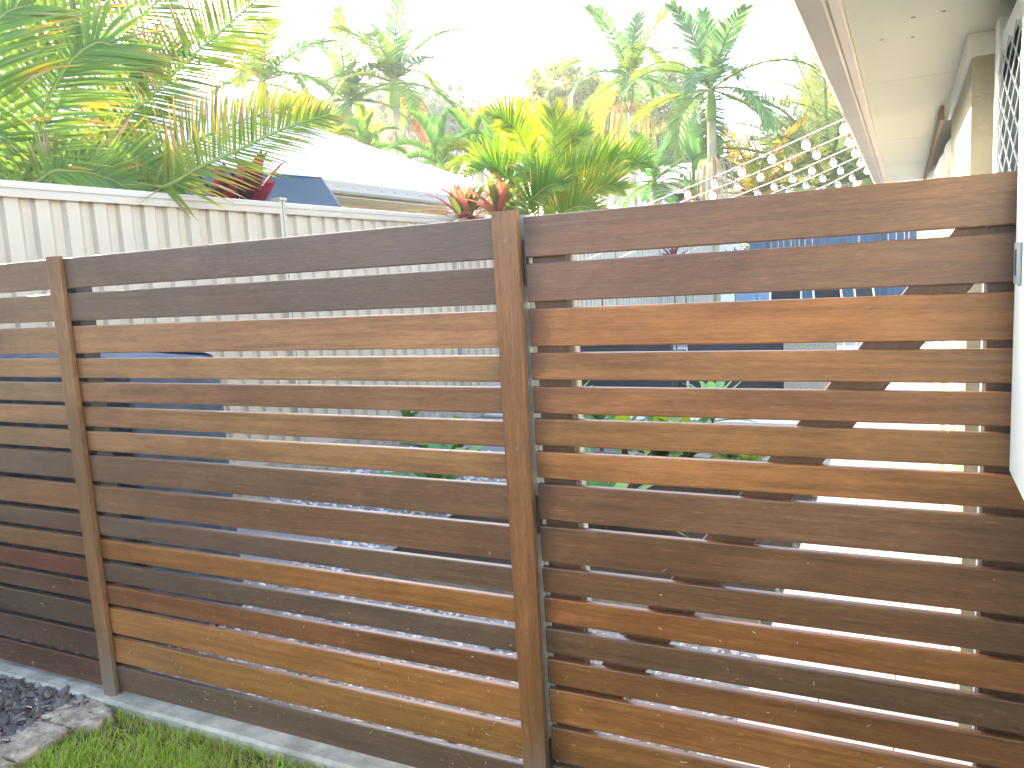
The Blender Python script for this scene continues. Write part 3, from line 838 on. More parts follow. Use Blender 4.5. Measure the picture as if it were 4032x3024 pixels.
# plants seen through the gaps
rosette('agave', 'broad pale green agave behind the fence left of the middle post', (-2.082, 2.894, 0.030), 'plant', .12, 16, .62, .075, (.15, 1.25), .7, AGV, 41, 'agaves in the yard bed')
rosette('agave', 'broad pale green agave seen low through the gate beside its left stile', (-0.631, 2.588, 0.030), 'plant', .14, 17, .62, .075, (.15, 1.25), .7, AGV, 42, 'agaves in the yard bed')
rosette('agave', 'broad pale green agave seen through the middle of the gate', (-0.502, 5.260, 0.030), 'plant', .30, 15, .60, .07, (.2, 1.3), .7, AGV, 43, 'agaves in the yard bed')
j = 0
for (u, v, h, lab) in ((880, 960, .2, 'first leafy garden shrub behind the fence from the left'), (1000, 1010, .22, 'leafy garden shrub just left of the middle post'), (1380, 1010, .30, 'leafy garden shrub seen through the gate next to the left stile'),
                    (1480, 1030, .28, 'leafy garden shrub seen through the middle of the gate'), (1570, 1050, .26, 'leafy garden shrub seen through the gate by the paving'), (1260, 960, .35, 'leafy garden shrub directly behind the gate hinge side')):
    rosette('garden_shrub', lab, {0: (-3.547, 4.700, 0.020), 1: (-2.458, 3.946, 0.020), 2: (-0.942, 4.296, 0.020), 3: (-0.495, 4.089, 0.020), 4: (-0.129, 3.896, 0.020), 5: (-1.737, 5.060, 0.020)}[j], 'shrub', h, 11, .34, .06, (.0, 1.3), .9, SHR, 60 + j, 'leafy shrubs in the yard bed', ovate=True, stems=4, spread=.32)
    j += 1
rosette('cordyline', 'red cordyline against the cream fence seen through the top gate gap', (-3.1, 9.6, .02), 'plant', 1.35, 12, .42, .035, (.1, 1.4), .8, RED, 71)
rosette('cordyline', 'dark cordyline seen through the top gate gap left of the blue boards', (-2.75, 13.2, .02), 'plant', 1.6, 14, .55, .05, (.1, 1.4), .8, RED, 72, stems=2, spread=.2)
rosette('cordyline', 'wispy red cordyline seen through the top gate gap touching the blue boards', (-2.2, 15.5, .02), 'plant', 1.65, 12, .5, .035, (.1, 1.4), .8, RED, 73)
# grey edging of the planted bed
q = MB(); q.bbox(-1.75, .50, 1.40, 1.46, .0, .14, .006, 0)
tag(q.build('bed_edging', M['sleeper']), 'low grey timber edging of the planted bed behind the fence', 'edging')
q = MB()
q.poly([(-1.75, 1.46, .06), (.50, 1.46, .06), (.50, 4.6, .06), (-1.75, 4.6, .06)])
tag(q.build('planted_bed', M['soil']), kind='structure')
# clover sprigs at the left edge
r = random.Random(17); q = MB()
cl = empty('weed', (-2.62, -.06, 0), 'small bright green clover weed against the sleeper at the left edge', 'weed')
for k in range(16):
    x = -2.66 + r.uniform(-.10, .12); y = -.075 - r.random() * .10; z = .02 + r.random() * .07
    rad = r.uniform(.008, .016); c = (.14 + r.random() * .08, .34 + r.random() * .1, .05)
    q.tube([(x, y, -.02), (x, y, z)], .0009, 4, (.12, .22, .05))
    tl = r.uniform(-.5, .5)
    q.poly([(x + rad * math.cos(a), y + rad * math.sin(a), z + .001 + tl * rad * math.cos(a)) for a in [6.283 * i / 8 for i in range(8)]], c)
q.build('leaves', M['leaf'], cl)

# ------------------------------------------------------------------ palms
def catmull(P, n):
    P = [Vector(p) for p in P]; out = []
    Q = [P[0] * 2 - P[1]] + P + [P[-1] * 2 - P[-2]]
    m_ = len(P) - 1
    for i in range(n + 1):
        s = i / n * m_; k = min(int(s), m_ - 1); t = s - k
        a, b, c, d = Q[k], Q[k + 1], Q[k + 2], Q[k + 3]
        out.append(.5 * ((2 * b) + (c - a) * t + (2 * a - 5 * b + 4 * c - d) * t * t + (3 * b - a - 3 * c + d) * t ** 3))
    return out
def leaflets(q, path, n, llen, lw, r, a0=1.25, a1=.45, lift=.35, droop=.5, t0=.12, up=Vector((0, 0, 1)), segs=3, fold=.35, cg=None, tips=None, ptip=.3, prof=None, torn=0.0):
    """rows of leaflets along both sides of a frond's midrib; tips: colour of withered leaflet tips"""
    m_ = len(path) - 1
    for i in range(n):
        t = t0 + (1 - t0) * (i + r.uniform(-.3, .3)) / n
        t = min(max(t, t0), .995); s = t * m_; k = min(int(s), m_ - 1); f = s - k
        P = path[k].lerp(path[k + 1], f)
        T = (path[min(k + 2, m_)] - path[max(k - 1, 0)]).normalized()
        B = T.cross(up)
        if B.length < .05: B = T.cross(Vector((0, 1, 0)))
        B.normalize(); Nn = B.cross(T).normalized()
        u = (t - t0) / (1 - t0)
        pl = (prof(u) if prof else (.55 + .45 * math.sin(min(1, u * 1.6) * 1.57)) * (1 - .55 * max(0, u - .55) / .45))
        for sd in (1, -1):
            if torn and r.random() < torn: continue
            al = a0 + (a1 - a0) * u + r.uniform(-.06, .06); be = lift + r.uniform(-.08, .08)
            d = (T * math.cos(al) + (B * (sd * math.cos(be)) + Nn * math.sin(be)) * math.sin(al)).normalized()
            L = llen * pl * r.uniform(.82, 1.08)
            v = r.uniform(.75, 1.25); c0 = tuple(x * v for x in cg[0]); c1 = tuple(x * v for x in cg[1])
            tip = r.choice(tips) if (tips and r.random() < ptip) else None
            st = r.uniform(.45, .85)
            p = P.copy(); prev = None
            dr = droop * r.uniform(.6, 1.4)
            for j in range(segs + 1):
                x = j / segs
                wv = T - d * T.dot(d)
                if wv.length < 1e-3: wv = B
                wv.normalize()
                nn = d.cross(wv)
                wk = lw * (.55 + .45 * min(1, x * 3)) * (1 - x ** 2.2) + lw * .04
                c = lerp(c0, c1, x)
                if tip and x > st: c = tip
                if fold:
                    ring = [q.vert(p - wv * wk, c), q.vert(p + nn * (wk * fold), c), q.vert(p + wv * wk, c)]
                    if prev:
                        q.f.append([prev[0], prev[1], ring[1], ring[0]]); q.f.append([prev[1], prev[2], ring[2], ring[1]])
                else:
                    ring = [q.vert(p - wv * wk, c), q.vert(p + wv * wk, c)]
                    if prev: q.f.append([prev[0], prev[1], ring[1], ring[0]])
                prev = ring
                p = p + d * (L / segs)
                d = (d + Vector((0, 0, -dr / segs * (.4 + x)))).normalized()

GRN = ((.060, .150, .035), (.090, .200, .040)); GRB = ((.095, .185, .035), (.19, .28, .03)); YEL = ((.15, .25, .025), (.42, .38, .02)); LIM = ((.11, .26, .03), (.22, .38, .03))
DRY = [(.42, .30, .16), (.30, .17, .09), (.45, .28, .04), (.5, .42, .03)]
# --- near palm behind the cream fence, each frond set out along its midrib
np_ = empty('near_palm', (-5.2, 1.2, 0), 'big palm with arching fronds hanging over the cream fence at left', 'palm tree')
q = MB(); q.tube([(-5.2, 1.2, 0), (-5.15, 1.25, .8), (-5.1, 1.3, 1.7), (-5.05, 1.3, 2.2)], [.15, .13, .12, .09], 12, (.20, .17, .12)); q.build('trunk', M['bark'], np_, True)
def near_frond(pts, n, llen, lw, seed, cg, tips=DRY, ptip=.35, rr=.021, upv=(.75, -.45, .35), **kw):
    r = random.Random(seed); path = catmull(pts, 36)
    q = MB(); leaflets(q, path, n, llen, lw, r, cg=cg, tips=tips, ptip=ptip, up=Vector(upv), **kw)
    o = q.build('frond', M['leaf'], np_, True)
    q = MB(); k = len(path); q.tube(path, [rr * (1 - .75 * i / k) for i in range(k)], 6, (.26, .32, .07)); q.build('midrib', M['leaf'], o, True)
near_frond([(-4.9, 1.15, 1.9), (-4.300, 1.476, 2.522), (-4.220, 1.584, 2.894), (-4.150, 1.751, 3.238), (-4.100, 1.933, 3.442), (-4.050, 2.077, 3.488), (-3.950, 2.226, 3.330)], 84, .72, .0150, 1, GRB, ptip=.35, a0=1.3, a1=.5, lift=.15, droop=.45)
near_frond([(-4.95, 1.3, 2.0), (-4.900, 2.482, 2.841), (-4.850, 2.779, 3.158), (-4.800, 3.085, 3.440), (-4.750, 3.520, 3.831), (-4.700, 3.879, 4.136), (-4.600, 4.327, 4.539), (-4.500, 4.763, 4.905)], 88, .62, .0170, 2, ((.06, .12, .02), (.19, .20, .012)), ptip=.35, a0=1.35, a1=.6, lift=.2, droop=.3)
near_frond([(-5.0, 1.3, 2.1), (-5.300, 2.643, 3.437), (-5.300, 3.053, 3.942), (-5.300, 3.446, 4.246), (-5.300, 3.801, 4.550), (-5.300, 4.253, 4.964)], 66, .62, .0150, 3, ((.06, .11, .035), (.10, .15, .03)), a0=1.3, a1=.5, lift=.2, droop=.3)
near_frond([(-4.9, 1.5, 2.0), (-3.950, 2.101, 2.437), (-3.580, 2.018, 2.441), (-3.500, 2.280, 2.596), (-3.460, 2.639, 2.751), (-3.440, 3.060, 2.940), (-3.420, 3.427, 3.072), (-3.420, 3.712, 3.163)], 82, .50, .0125, 4, ((.09, .165, .02), (.25, .245, .012)), ptip=.6, a0=1.3, a1=.45, lift=.25, droop=.35)
near_frond([(-4.9, 1.4, 2.0), (-4.400, 2.440, 2.566), (-4.300, 2.652, 2.790), (-4.250, 3.010, 2.972), (-4.200, 3.459, 3.172), (-4.150, 3.959, 3.362), (-4.100, 4.299, 3.425)], 72, .52, .0125, 5, ((.08, .15, .02), (.26, .24, .012)), ptip=.6, a0=1.25, a1=.45, lift=.3, droop=.35)
near_frond([(-4.9, 1.2, 1.95), (-4.400, 1.376, 2.699), (-4.300, 1.278, 3.056), (-4.250, 1.322, 3.371), (-4.200, 1.437, 3.561), (-4.100, 1.568, 3.634)], 70, .66, .0150, 6, GRB, a0=1.35, a1=.5, lift=.2, droop=.45)
near_frond([(-5.0, 1.2, 2.1), (-4.800, 1.923, 3.174), (-4.800, 2.134, 3.649), (-4.750, 2.297, 3.983), (-4.700, 2.543, 4.316), (-4.600, 2.836, 4.561)], 66, .66, .0140, 7, ((.055, .12, .02), (.15, .18, .015)), ptip=.5, a0=1.3, a1=.5, lift=.2, droop=.35)
near_frond([(-4.9, 1.4, 1.95), (-4.250, 1.714, 2.561), (-4.150, 1.906, 2.657), (-4.050, 2.096, 2.671), (-3.980, 2.313, 2.610), (-3.900, 2.484, 2.485)], 62, .48, .0130, 8, GRB, ptip=.5, a0=1.3, a1=.5, lift=.1, droop=.5)
near_frond([(-4.9, 1.3, 1.95), (-4.150, 1.470, 2.485), (-4.050, 1.645, 2.565), (-3.980, 1.871, 2.530), (-3.900, 2.021, 2.437)], 52, .44, .0130, 9, GRB, ptip=.4, a0=1.3, a1=.5, lift=.1, droop=.5)
near_frond([(-5.1, 1.4, 2.1), (-5.600, 2.928, 3.007), (-5.700, 3.407, 3.500), (-5.700, 3.715, 3.856), (-5.650, 3.864, 4.053), (-5.500, 4.142, 4.131)], 56, .62, .0140, 11, ((.055, .115, .025), (.12, .16, .02)), a0=1.3, a1=.5, lift=.2, droop=.45)

def palm_tree(name, label, top, ground, tr, nfr, L, seed, cg, el=(1.45, -.15), bend=1.5, shaft=.9, llen=.70, lw=.030, nl=56, group='tall palms beyond the yard', trunkc=(.42, .38, .26), shaftc=(.20, .30, .08), dead=0, flower=None, tips=None, ptip=.15, lift=.1, droop=.6, lean=(0, 0), az0=0.0):
    r = random.Random(seed)
    e = empty(name, (top[0] - lean[0], top[1] - lean[1], ground), label, 'palm tree', group)
    T = Vector(top)
    q = MB(); n = 14; pts = []; rad = []; cs = []
    for i in range(n + 1):
        t = i / n; pts.append((top[0] - lean[0] * (1 - t) ** 1.4, top[1] - lean[1] * (1 - t) ** 1.4, ground + (top[2] - shaft - ground) * t)); rad.append(tr * (1.25 - .3 * t)); v = .85 + .3 * (i % 2); cs.append(tuple(x * v for x in trunkc))
    q.tube(pts, rad, 10, cs); q.build('trunk', M['bark'], e, True)
    q = MB(); q.tube([(top[0], top[1], top[2] - shaft + .002), (top[0], top[1], top[2] - shaft * .6), (top[0], top[1], top[2] + .05)], [tr * 1.15, tr * 1.2, tr * .55], 10, shaftc); q.build('crownshaft', M['bark'], e, True)
    for k in range(nfr):
        t = k / (nfr - 1); az = az0 + k * 2.39996 + r.uniform(-.2, .2)
        a = el[0] + (el[1] - el[0]) * t ** .85 + r.uniform(-.1, .1)
        LL = L * r.uniform(.85, 1.1) * (.8 if k == 0 else 1)
        p = T + Vector((0, 0, -.1)); path = [p.copy()]; bb_ = bend * r.uniform(.6, 1.25) * (.45 if t < .15 else 1)
        for j in range(14):
            x = (j + 1) / 14
            d = Vector((math.cos(az) * math.cos(a), math.sin(az) * math.cos(a), math.sin(a)))
            p = p + d * (LL / 14); path.append(p.copy()); a -= bb_ / 14 * (.3 + 1.4 * x)
        q = MB()
        isd = k >= nfr - dead
        c = (((.30, .15, .06), (.36, .20, .09)) if isd else cg[k % len(cg)])
        leaflets(q, path, nl, llen, lw, r, cg=c, segs=2, fold=0, lift=lift, droop=droop * (1.6 if isd else 1), tips=tips, ptip=ptip, a0=1.25, a1=.5, t0=.1)
        rc = (.45, .30, .08) if isd else (.20, .26, .08)
        q.tube(path, [tr * .22 * (1 - .85 * i / 14) + .004 for i in range(15)], 5, rc)
        q.build('frond', M['leaf_far'], e)
    if flower:
        q = MB(); fz, fr, fl, fc = flower
        for k in range(int(110 * fr)):
            az = r.uniform(0, 6.28); rr2 = fr * r.uniform(.3, 1.0)
            p0 = Vector((top[0], top[1], fz)); p1 = p0 + Vector((math.cos(az) * rr2 * .7, math.sin(az) * rr2 * .7, r.uniform(.05, .35) * fr)); p2 = p0 + Vector((math.cos(az) * rr2, math.sin(az) * rr2, -fl * r.uniform(.3, 1)))
            pts = catmull([p0, p1, p1.lerp(p2, .35) + Vector((math.cos(az), math.sin(az), 0)) * .1 * fr, p2], 7)
            q.tube(pts, .011, 3, tuple(x * r.uniform(.8, 1.2) for x in fc), cap=False)
        q.build('flower_cluster', M['leaf_far'], e)
    return e
KG = [((.09, .19, .07), (.13, .25, .07)), ((.08, .18, .08), (.12, .24, .08)), ((.12, .23, .05), (.18, .30, .05)), ((.16, .25, .04), (.27, .34, .04))]
YG = [((.12, .24, .03), (.26, .36, .03)), ((.15, .26, .03), (.34, .40, .03)), ((.09, .22, .05), (.16, .32, .05))]
palm_tree('king_palm', 'pale trunked palm left of the neighbour roof ridge, shorter of the close pair', (-15.973, 20.834, 7.952), 0, .15, 15, 2.9, 101, KG, lean=(-.3, 0), az0=.4)
palm_tree('king_palm', 'pale trunked palm with one brown hanging frond, taller of the close pair', (-13.966, 20.748, 8.231), 0, .15, 16, 3.1, 102, KG, dead=1, flower=(6.3, 1.0, 1.4, (.62, .58, .46)), az0=3.3)
palm_tree('king_palm', 'palm with a pale yellow hanging flower cluster and white trunk', (-6.747, 23.143, 7.763), 0, .10, 17, 2.8, 103, KG, flower=(6.55, 1.0, 1.5, (.60, .50, .22)), trunkc=(.6, .58, .5), az0=1.2, el=(1.45, -.35))
palm_tree('king_palm', 'tall palm with upright fronds beside the banana plant', (-3.579, 19.997, 6.345), 0, .12, 16, 2.6, 104, KG, az0=2.0, el=(1.5, -.4), trunkc=(.36, .32, .2), flower=(4.3, .62, 1.3, (.60, .54, .38)))
palm_tree('king_palm', 'palm mostly hidden behind the near fronds at upper left', (-15.646, 16.452, 7.718), 0, .13, 14, 2.5, 105, KG, az0=.9)
# feather palms of the group at right, behind the string lights
palm_tree('date_palm', 'large feathery palm with many arching fronds behind the string lights', (-1.029, 24.279, 3.914), 0, .30, 24, 5.0, 111, [((.13, .19, .06), (.19, .25, .08)), ((.11, .18, .07), (.16, .23, .09)), ((.16, .20, .06), (.24, .27, .07))], el=(1.5, .05), bend=1.2, shaft=.5, llen=.85, lw=.026, nl=62, group='palms at the right of the yard', trunkc=(.26, .2, .12), shaftc=(.25, .2, .1), lift=.3, droop=.35)
palm_tree('golden_palm', 'low palm with orange yellow withered fronds behind the string lights', (-2.736, 22.255, 3.605), 0, .2, 14, 3.0, 112, [((.45, .26, .03), (.62, .32, .02)), ((.40, .28, .03), (.58, .36, .03)), ((.12, .22, .04), (.30, .32, .03))], el=(1.2, -.1), bend=1.2, shaft=.4, llen=.75, lw=.028, nl=46, group='palms at the right of the yard', trunkc=(.3, .22, .12))
palm_tree('date_palm', 'feathery palm close to the gutter at right', (-0.028, 28.225, 4.345), 0, .3, 20, 5.0, 113, [((.13, .22, .04), (.26, .32, .04)), ((.16, .24, .04), (.34, .36, .04))], el=(1.5, .2), bend=1.1, shaft=.5, llen=.8, lw=.028, nl=56, group='palms at the right of the yard', trunkc=(.26, .2, .12), lift=.3, droop=.35)
palm_tree('slender_palm', 'slender green palm between the golden cane palm and the banana plant', (-5.472, 20.989, 4.239), 0, .09, 12, 2.0, 114, [((.06, .17, .07), (.10, .24, .09)), ((.08, .2, .06), (.14, .28, .07))], el=(1.3, -.5), bend=1.5, shaft=.3, llen=.62, lw=.03, nl=32, group='palms at the right of the yard', droop=.8)
# foxtail palms right of the neighbour roof
for i, (tp, lab, sd_) in enumerate((((-8.120, 15.221, 4.634), 'bushy lime green foxtail palm just right of the roof slope', 121), ((-6.752, 13.575, 4.152), 'arching lime green foxtail palm behind the golden cane palm', 122), ((-8.385, 13.922, 4.371), 'soft green palm behind the neighbour roof slope', 123), ((-13.541, 18.336, 5.804), 'bright bushy palm between the two pale trunks', 124), ((-14.791, 17.716, 5.813), 'bright bushy palm at the ridge of the neighbour roof', 125))):
    palm_tree('foxtail_palm', lab, tp, 0, .09, 10, 1.45, sd_, YG if i != 2 else [((.10, .24, .07), (.16, .32, .07))], el=(1.5, .1), bend=1.3, shaft=.3, llen=.34, lw=.026, nl=46, group='foxtail palms behind the neighbour house', lift=.6, droop=.3)

# golden cane palm clump right of the middle post
gp = empty('golden_cane_palm', (-3.05, 7.3, 0), 'golden cane palm clump with bright yellow green fronds behind the middle post', 'palm tree')
def cane_frond(pts, n, llen, seed, cg, **kw):
    r = random.Random(seed); path = catmull(pts, 26); q = MB()
    leaflets(q, path, int(n * 1.5), llen * 1.12, .0105, r, cg=cg, tips=[(.5, .34, .04), (.6, .5, .06)], ptip=.22, segs=3, a0=1.15, a1=.5, up=Vector((.35, -.85, .45)), **kw)
    o = q.build('frond', M['leaf'], gp, True)
    q = MB(); k = len(path); q.tube(path, [.014 * (1 - .8 * i / k) for i in range(k)], 6, (.42, .34, .06)); q.build('midrib', M['leaf'], o, True)
CY = ((.11, .21, .012), (.25, .29, .012)); CG = ((.07, .18, .015), (.15, .27, .015))
cane_frond([(-2.863, 6.856, 2.086), (-2.950, 6.934, 2.891), (-3.032, 6.931, 3.138), (-3.100, 6.822, 3.392), (-3.141, 6.704, 3.487), (-3.203, 6.569, 3.545), (-3.248, 6.430, 3.520)], 60, 0.44, 1, CY, lift=.5, droop=.15)
cane_frond([(-2.830, 6.646, 2.081), (-3.031, 6.638, 2.687), (-3.090, 6.514, 2.811), (-3.152, 6.387, 2.917), (-3.210, 6.248, 2.941), (-3.280, 6.095, 2.899)], 56, 0.42, 2, CG, lift=.6, droop=.2)
cane_frond([(-2.651, 6.507, 2.067), (-2.511, 6.545, 2.600), (-2.318, 6.550, 2.745), (-2.096, 6.559, 2.819), (-1.878, 6.562, 2.866), (-1.776, 6.492, 2.813)], 56, 0.44, 3, CG, lift=.6, droop=.2)
cane_frond([(-2.763, 6.904, 2.080), (-2.442, 7.136, 2.556), (-2.141, 7.215, 2.830), (-1.931, 7.216, 2.893), (-1.759, 7.191, 2.909), (-1.642, 7.125, 2.832)], 54, 0.40, 4, CG, lift=.6, droop=.2)
cane_frond([(-2.488, 6.119, 1.949), (-2.306, 6.155, 2.327), (-2.121, 6.156, 2.468), (-1.907, 6.162, 2.556), (-1.719, 6.145, 2.565), (-1.578, 6.094, 2.509)], 54, 0.37, 5, CY, lift=.5, droop=.3)
cane_frond([(-2.894, 7.066, 2.091), (-2.869, 7.181, 2.765), (-2.837, 7.256, 3.157), (-2.824, 7.313, 3.493), (-2.841, 7.331, 3.663)], 44, 0.40, 6, CY, lift=.2, droop=.05)
cane_frond([(-2.934, 7.160, 2.095), (-2.889, 7.294, 2.831), (-2.759, 7.418, 3.221), (-2.599, 7.402, 3.333), (-2.450, 7.359, 3.309)], 46, 0.40, 7, CG, lift=.5, droop=.2)
cane_frond([(-2.593, 6.309, 2.060), (-2.527, 6.412, 2.521), (-2.558, 6.314, 2.720), (-2.633, 6.177, 2.807), (-2.727, 6.017, 2.803)], 46, 0.36, 8, CG, lift=.4, droop=.3)
cane_frond([(-2.429, 5.922, 1.945), (-2.281, 5.927, 2.228), (-2.102, 5.921, 2.348), (-1.935, 5.893, 2.360), (-1.779, 5.849, 2.298)], 44, 0.32, 9, CY, lift=.4, droop=.4)
cane_frond([(-2.557, 6.086, 1.954), (-2.675, 6.097, 2.416), (-2.543, 6.070, 2.552), (-2.368, 6.057, 2.632), (-2.174, 6.040, 2.621)], 46, 0.34, 10, CG, lift=.5, droop=.3)
for k, (dx, dy) in enumerate(((0, 0), (.12, .1), (-.12, .06), (.06, -.12), (-.05, .16))):
    q = MB(); q.tube([(-3.05 + dx, 7.3 + dy, 0), (-3.0 + dx * .8, 7.25 + dy * .8, 1.0), (-2.98 + dx * .6, 7.2 + dy * .6, 2.1)], [.035, .032, .02], 8, (.32, .30, .08)); q.build('cane', M['bark'], gp, True)

# banana-like plant
bn = empty('banana_plant', (-4.413, 21.436, 3.710), 'banana plant with broad paddle leaves left of the tall palm trunk', 'plant')
bz = bn.location
for k, (b0, az, el, L, wd, bend) in enumerate((((-4.446, 21.570, 4.702), 2.2, 1.45, .62, .17, .3), ((-4.326, 21.878, 4.851), .2, 1.2, .50, .14, .5), ((-4.375, 21.386, 4.740), .35, .45, .62, .15, .5), ((-4.481, 21.543, 4.639), 3.2, 1.0, .5, .13, .7),
                                               ((-4.539, 21.475, 4.378), 3.0, .5, .45, .13, 1.0), ((-4.371, 21.328, 4.347), -.6, .7, .45, .12, .9), ((-4.462, 21.110, 3.952), 3.4, .5, .42, .12, 1.0), ((-4.249, 21.328, 3.947), .1, .6, .42, .12, 1.0))):
    q = MB(); strap(q, b0, az, el, L * 2.05, wd * 2.05, bend, (.10, .25, .08), (.16, .33, .09), segs=9, ovate=True, fold=.18); q.build('leaf', M['leaf'], bn, True)
    q = MB(); q.tube([(bz[0], bz[1], bz[2] - .5), b0], .03, 6, (.2, .3, .1)); q.build('leaf_stalk', M['leaf'], bn)
q = MB(); q.tube([(bz[0], bz[1], 0), (bz[0], bz[1], bz[2] - .25)], [.16, .12], 8, (.2, .22, .1)); q.build('stem', M['bark'], bn, True)

# ------------------------------------------------------------------ broadleaf trees
def tree(name, label, base, blobs, nleaf, size, cols, seed, group, trunk_r=.25, limbs=True):
    """trunk, limbs to each leaf mass, thousands of small leaf faces in uneven clumps"""
    r = random.Random(seed); e = empty(name, base, label, 'tree', group)
    q = MB(); B = Vector(base); tops = sum((Vector(b[0]) for b in blobs), Vector((0, 0, 0))) / len(blobs)
    fork = B.lerp(Vector((B.x * .6 + tops.x * .4, B.y * .6 + tops.y * .4, tops.z)), .55)
    bc = (.28, .24, .18)
    q.tube([B, B.lerp(fork, .5) + Vector((r.uniform(-.2, .2), r.uniform(-.2, .2), 0)), fork], [trunk_r, trunk_r * .8, trunk_r * .6], 8, bc)
    for (c, rad) in blobs:
        c = Vector(c); mid = fork.lerp(c, .55) + Vector((r.uniform(-.3, .3), r.uniform(-.3, .3), -.25 * rad)); q.tube([fork, mid, c + Vector((0, 0, rad * .3))], [trunk_r * .45, trunk_r * .25, trunk_r * .06], 5, bc)
    q.build('trunk', M['bark'], e, True)
    q = MB(); tot = sum(b[1] ** 2 for b in blobs)
    for (c, rad) in blobs:
        ncl = max(4, int(nleaf * rad * rad / tot / 34))
        for k in range(ncl):
            while True:
                p = Vector((r.uniform(-1, 1), r.uniform(-1, 1), r.uniform(-1, 1)))
                if .25 < p.length < 1: break
            p = p.normalized() * (p.length ** .55)
            cc = Vector(c) + Vector((p.x * rad, p.y * rad, p.z * rad * .8)); cr = rad * r.uniform(.14, .30)
            base_c = r.choice(cols); v = r.uniform(.75, 1.2)
            for j in range(34):
                o = Vector((r.gauss(0, .5), r.gauss(0, .5), r.gauss(0, .42))) * cr; pp = cc + o
                s = size * r.uniform(.6, 1.3); a = Vector((r.uniform(-1, 1), r.uniform(-1, 1), r.uniform(-1, .6))).normalized(); b = a.orthogonal().normalized()
                b = (b * math.cos(k + j) + a.cross(b) * math.sin(k + j)) * (s * .42); a = a * s
                vv = v * r.uniform(.85, 1.15); col = tuple(x * vv for x in base_c)
                q.poly([pp - a * .5, pp + b * .5, pp + a * .5, pp - b * .5], col)
    q.build('crown', M['leaf_far'], e)
GUM = [(.22, .28, .08), (.28, .33, .08), (.16, .22, .08), (.33, .34, .08)]
DKG = [(.14, .20, .12), (.18, .23, .12), (.22, .25, .13), (.26, .27, .12)]
G1 = [((-14.763, 36.483, 10.536), 1.9), ((-15.484, 35.992, 9.662), 1.6), ((-14.308, 37.916, 11.056), 1.7), ((-13.712, 36.840, 9.436), 2.0), ((-13.361, 39.373, 10.117), 1.9), ((-14.642, 36.246, 8.576), 1.8), ((-13.217, 38.056, 8.398), 2.0), ((-15.569, 34.644, 8.487), 1.2), ((-12.706, 41.015, 11.365), 1.2), ((-12.356, 38.369, 7.638), 1.9), ((-13.901, 36.417, 7.266), 1.8), ((-14.160, 40.268, 11.210), 1.2)]
tree('gum_tree', 'big sunlit gum tree behind the golden cane palm', (-15.5, 38, 0), G1, 16000, .34, GUM, 201, 'gum trees in the background', .35)
G2 = [((-11.866, 44.821, 11.399), 1.8), ((-11.156, 45.327, 12.410), 1.2), ((-12.333, 44.392, 10.108), 1.8), ((-10.898, 45.133, 10.281), 1.9), ((-11.327, 43.535, 8.588), 2.0), ((-10.152, 44.070, 8.256), 1.8), ((-10.937, 46.676, 13.153), .9), ((-12.143, 43.059, 8.123), 1.8)]
tree('gum_tree', 'gum tree between the two tall palms at right', (-10.5, 46, 0), G2, 9000, .34, GUM + DKG, 202, 'gum trees in the background', .32)
G3 = [((-2.264, 42.639, 10.094), 1.8), ((-3.089, 42.097, 9.227), 1.6), ((-1.628, 42.775, 8.906), 2.0), ((-2.454, 42.233, 8.039), 1.9), ((-3.494, 41.690, 7.875), 1.6), ((-4.673, 42.228, 7.861), 1.5), ((-1.404, 42.607, 7.054), 2.0), ((-3.064, 41.691, 6.470), 2.0), ((-4.938, 40.741, 6.358), 1.9)]
G4 = [((-8.820, 32.013, 6.154), 1.7), ((-7.932, 32.403, 5.806), 1.6), ((-7.050, 32.893, 6.140), 1.7), ((-6.160, 33.253, 5.596), 1.6), ((-9.522, 31.567, 5.515), 1.3), ((-7.317, 31.459, 4.999), 1.5), ((-5.256, 32.495, 5.059), 1.4)]
tree('garden_tree', 'low dark leafy tree behind the banana plant', (-7.5, 33, 0), G4, 6000, .30, [(.10, .20, .07), (.14, .24, .07), (.08, .16, .07)], 204, 'garden trees beyond the yard', .2)
tree('gum_tree', 'yellow green gum tree beside the gutter at right', (-1.0, 41, 0), G3, 11000, .34, [(.22, .25, .05), (.28, .27, .05), (.15, .2, .06)], 203, 'gum trees in the background', .32)
far = [(720, 250, 3.2), (640, 262, 2.8), (790, 235, 3.2), (830, 226, 2.6), (905, 240, 2.8), (935, 228, 2.0), (880, 275, 2.6), (960, 262, 2.6), (1000, 270, 2.2), (1040, 262, 2.0), (1072, 272, 2.2), (1110, 268, 2.0), (990, 300, 2.4), (1130, 305, 2.2), (590, 262, 2.6)]
FP = [(-38.962, 49.879, 14.773), (-40.167, 46.922, 14.094), (-36.706, 51.062, 15.165), (-36.594, 53.476, 15.846), (-32.990, 52.850, 14.753), (-34.160, 56.963, 15.986), (-31.537, 48.766, 12.792), (-30.165, 51.806, 13.465), (-28.912, 52.376, 13.111), (-29.580, 56.700, 14.082), (-27.586, 55.316, 13.274), (-28.130, 59.678, 14.091), (-28.206, 50.266, 11.750), (-23.975, 52.308, 11.317), (-41.730, 46.158, 14.193)]
NAMES = ['behind the shorter palm trunk', 'furthest left but one on the hill', 'between the two pale trunks', 'just left of the taller palm trunk', 'just right of the taller palm trunk', 'poking above the hill right of the taller palm trunk', 'low between the palm trunk and the foxtail palms',
         'above the middle of the roof slope', 'above the foxtail palms on the left', 'right above the bushy foxtail palm', 'at the gap in the tree line', 'left of the big gum tree', 'low behind the foxtail palms', 'low beside the big gum tree', 'furthest left on the hill']
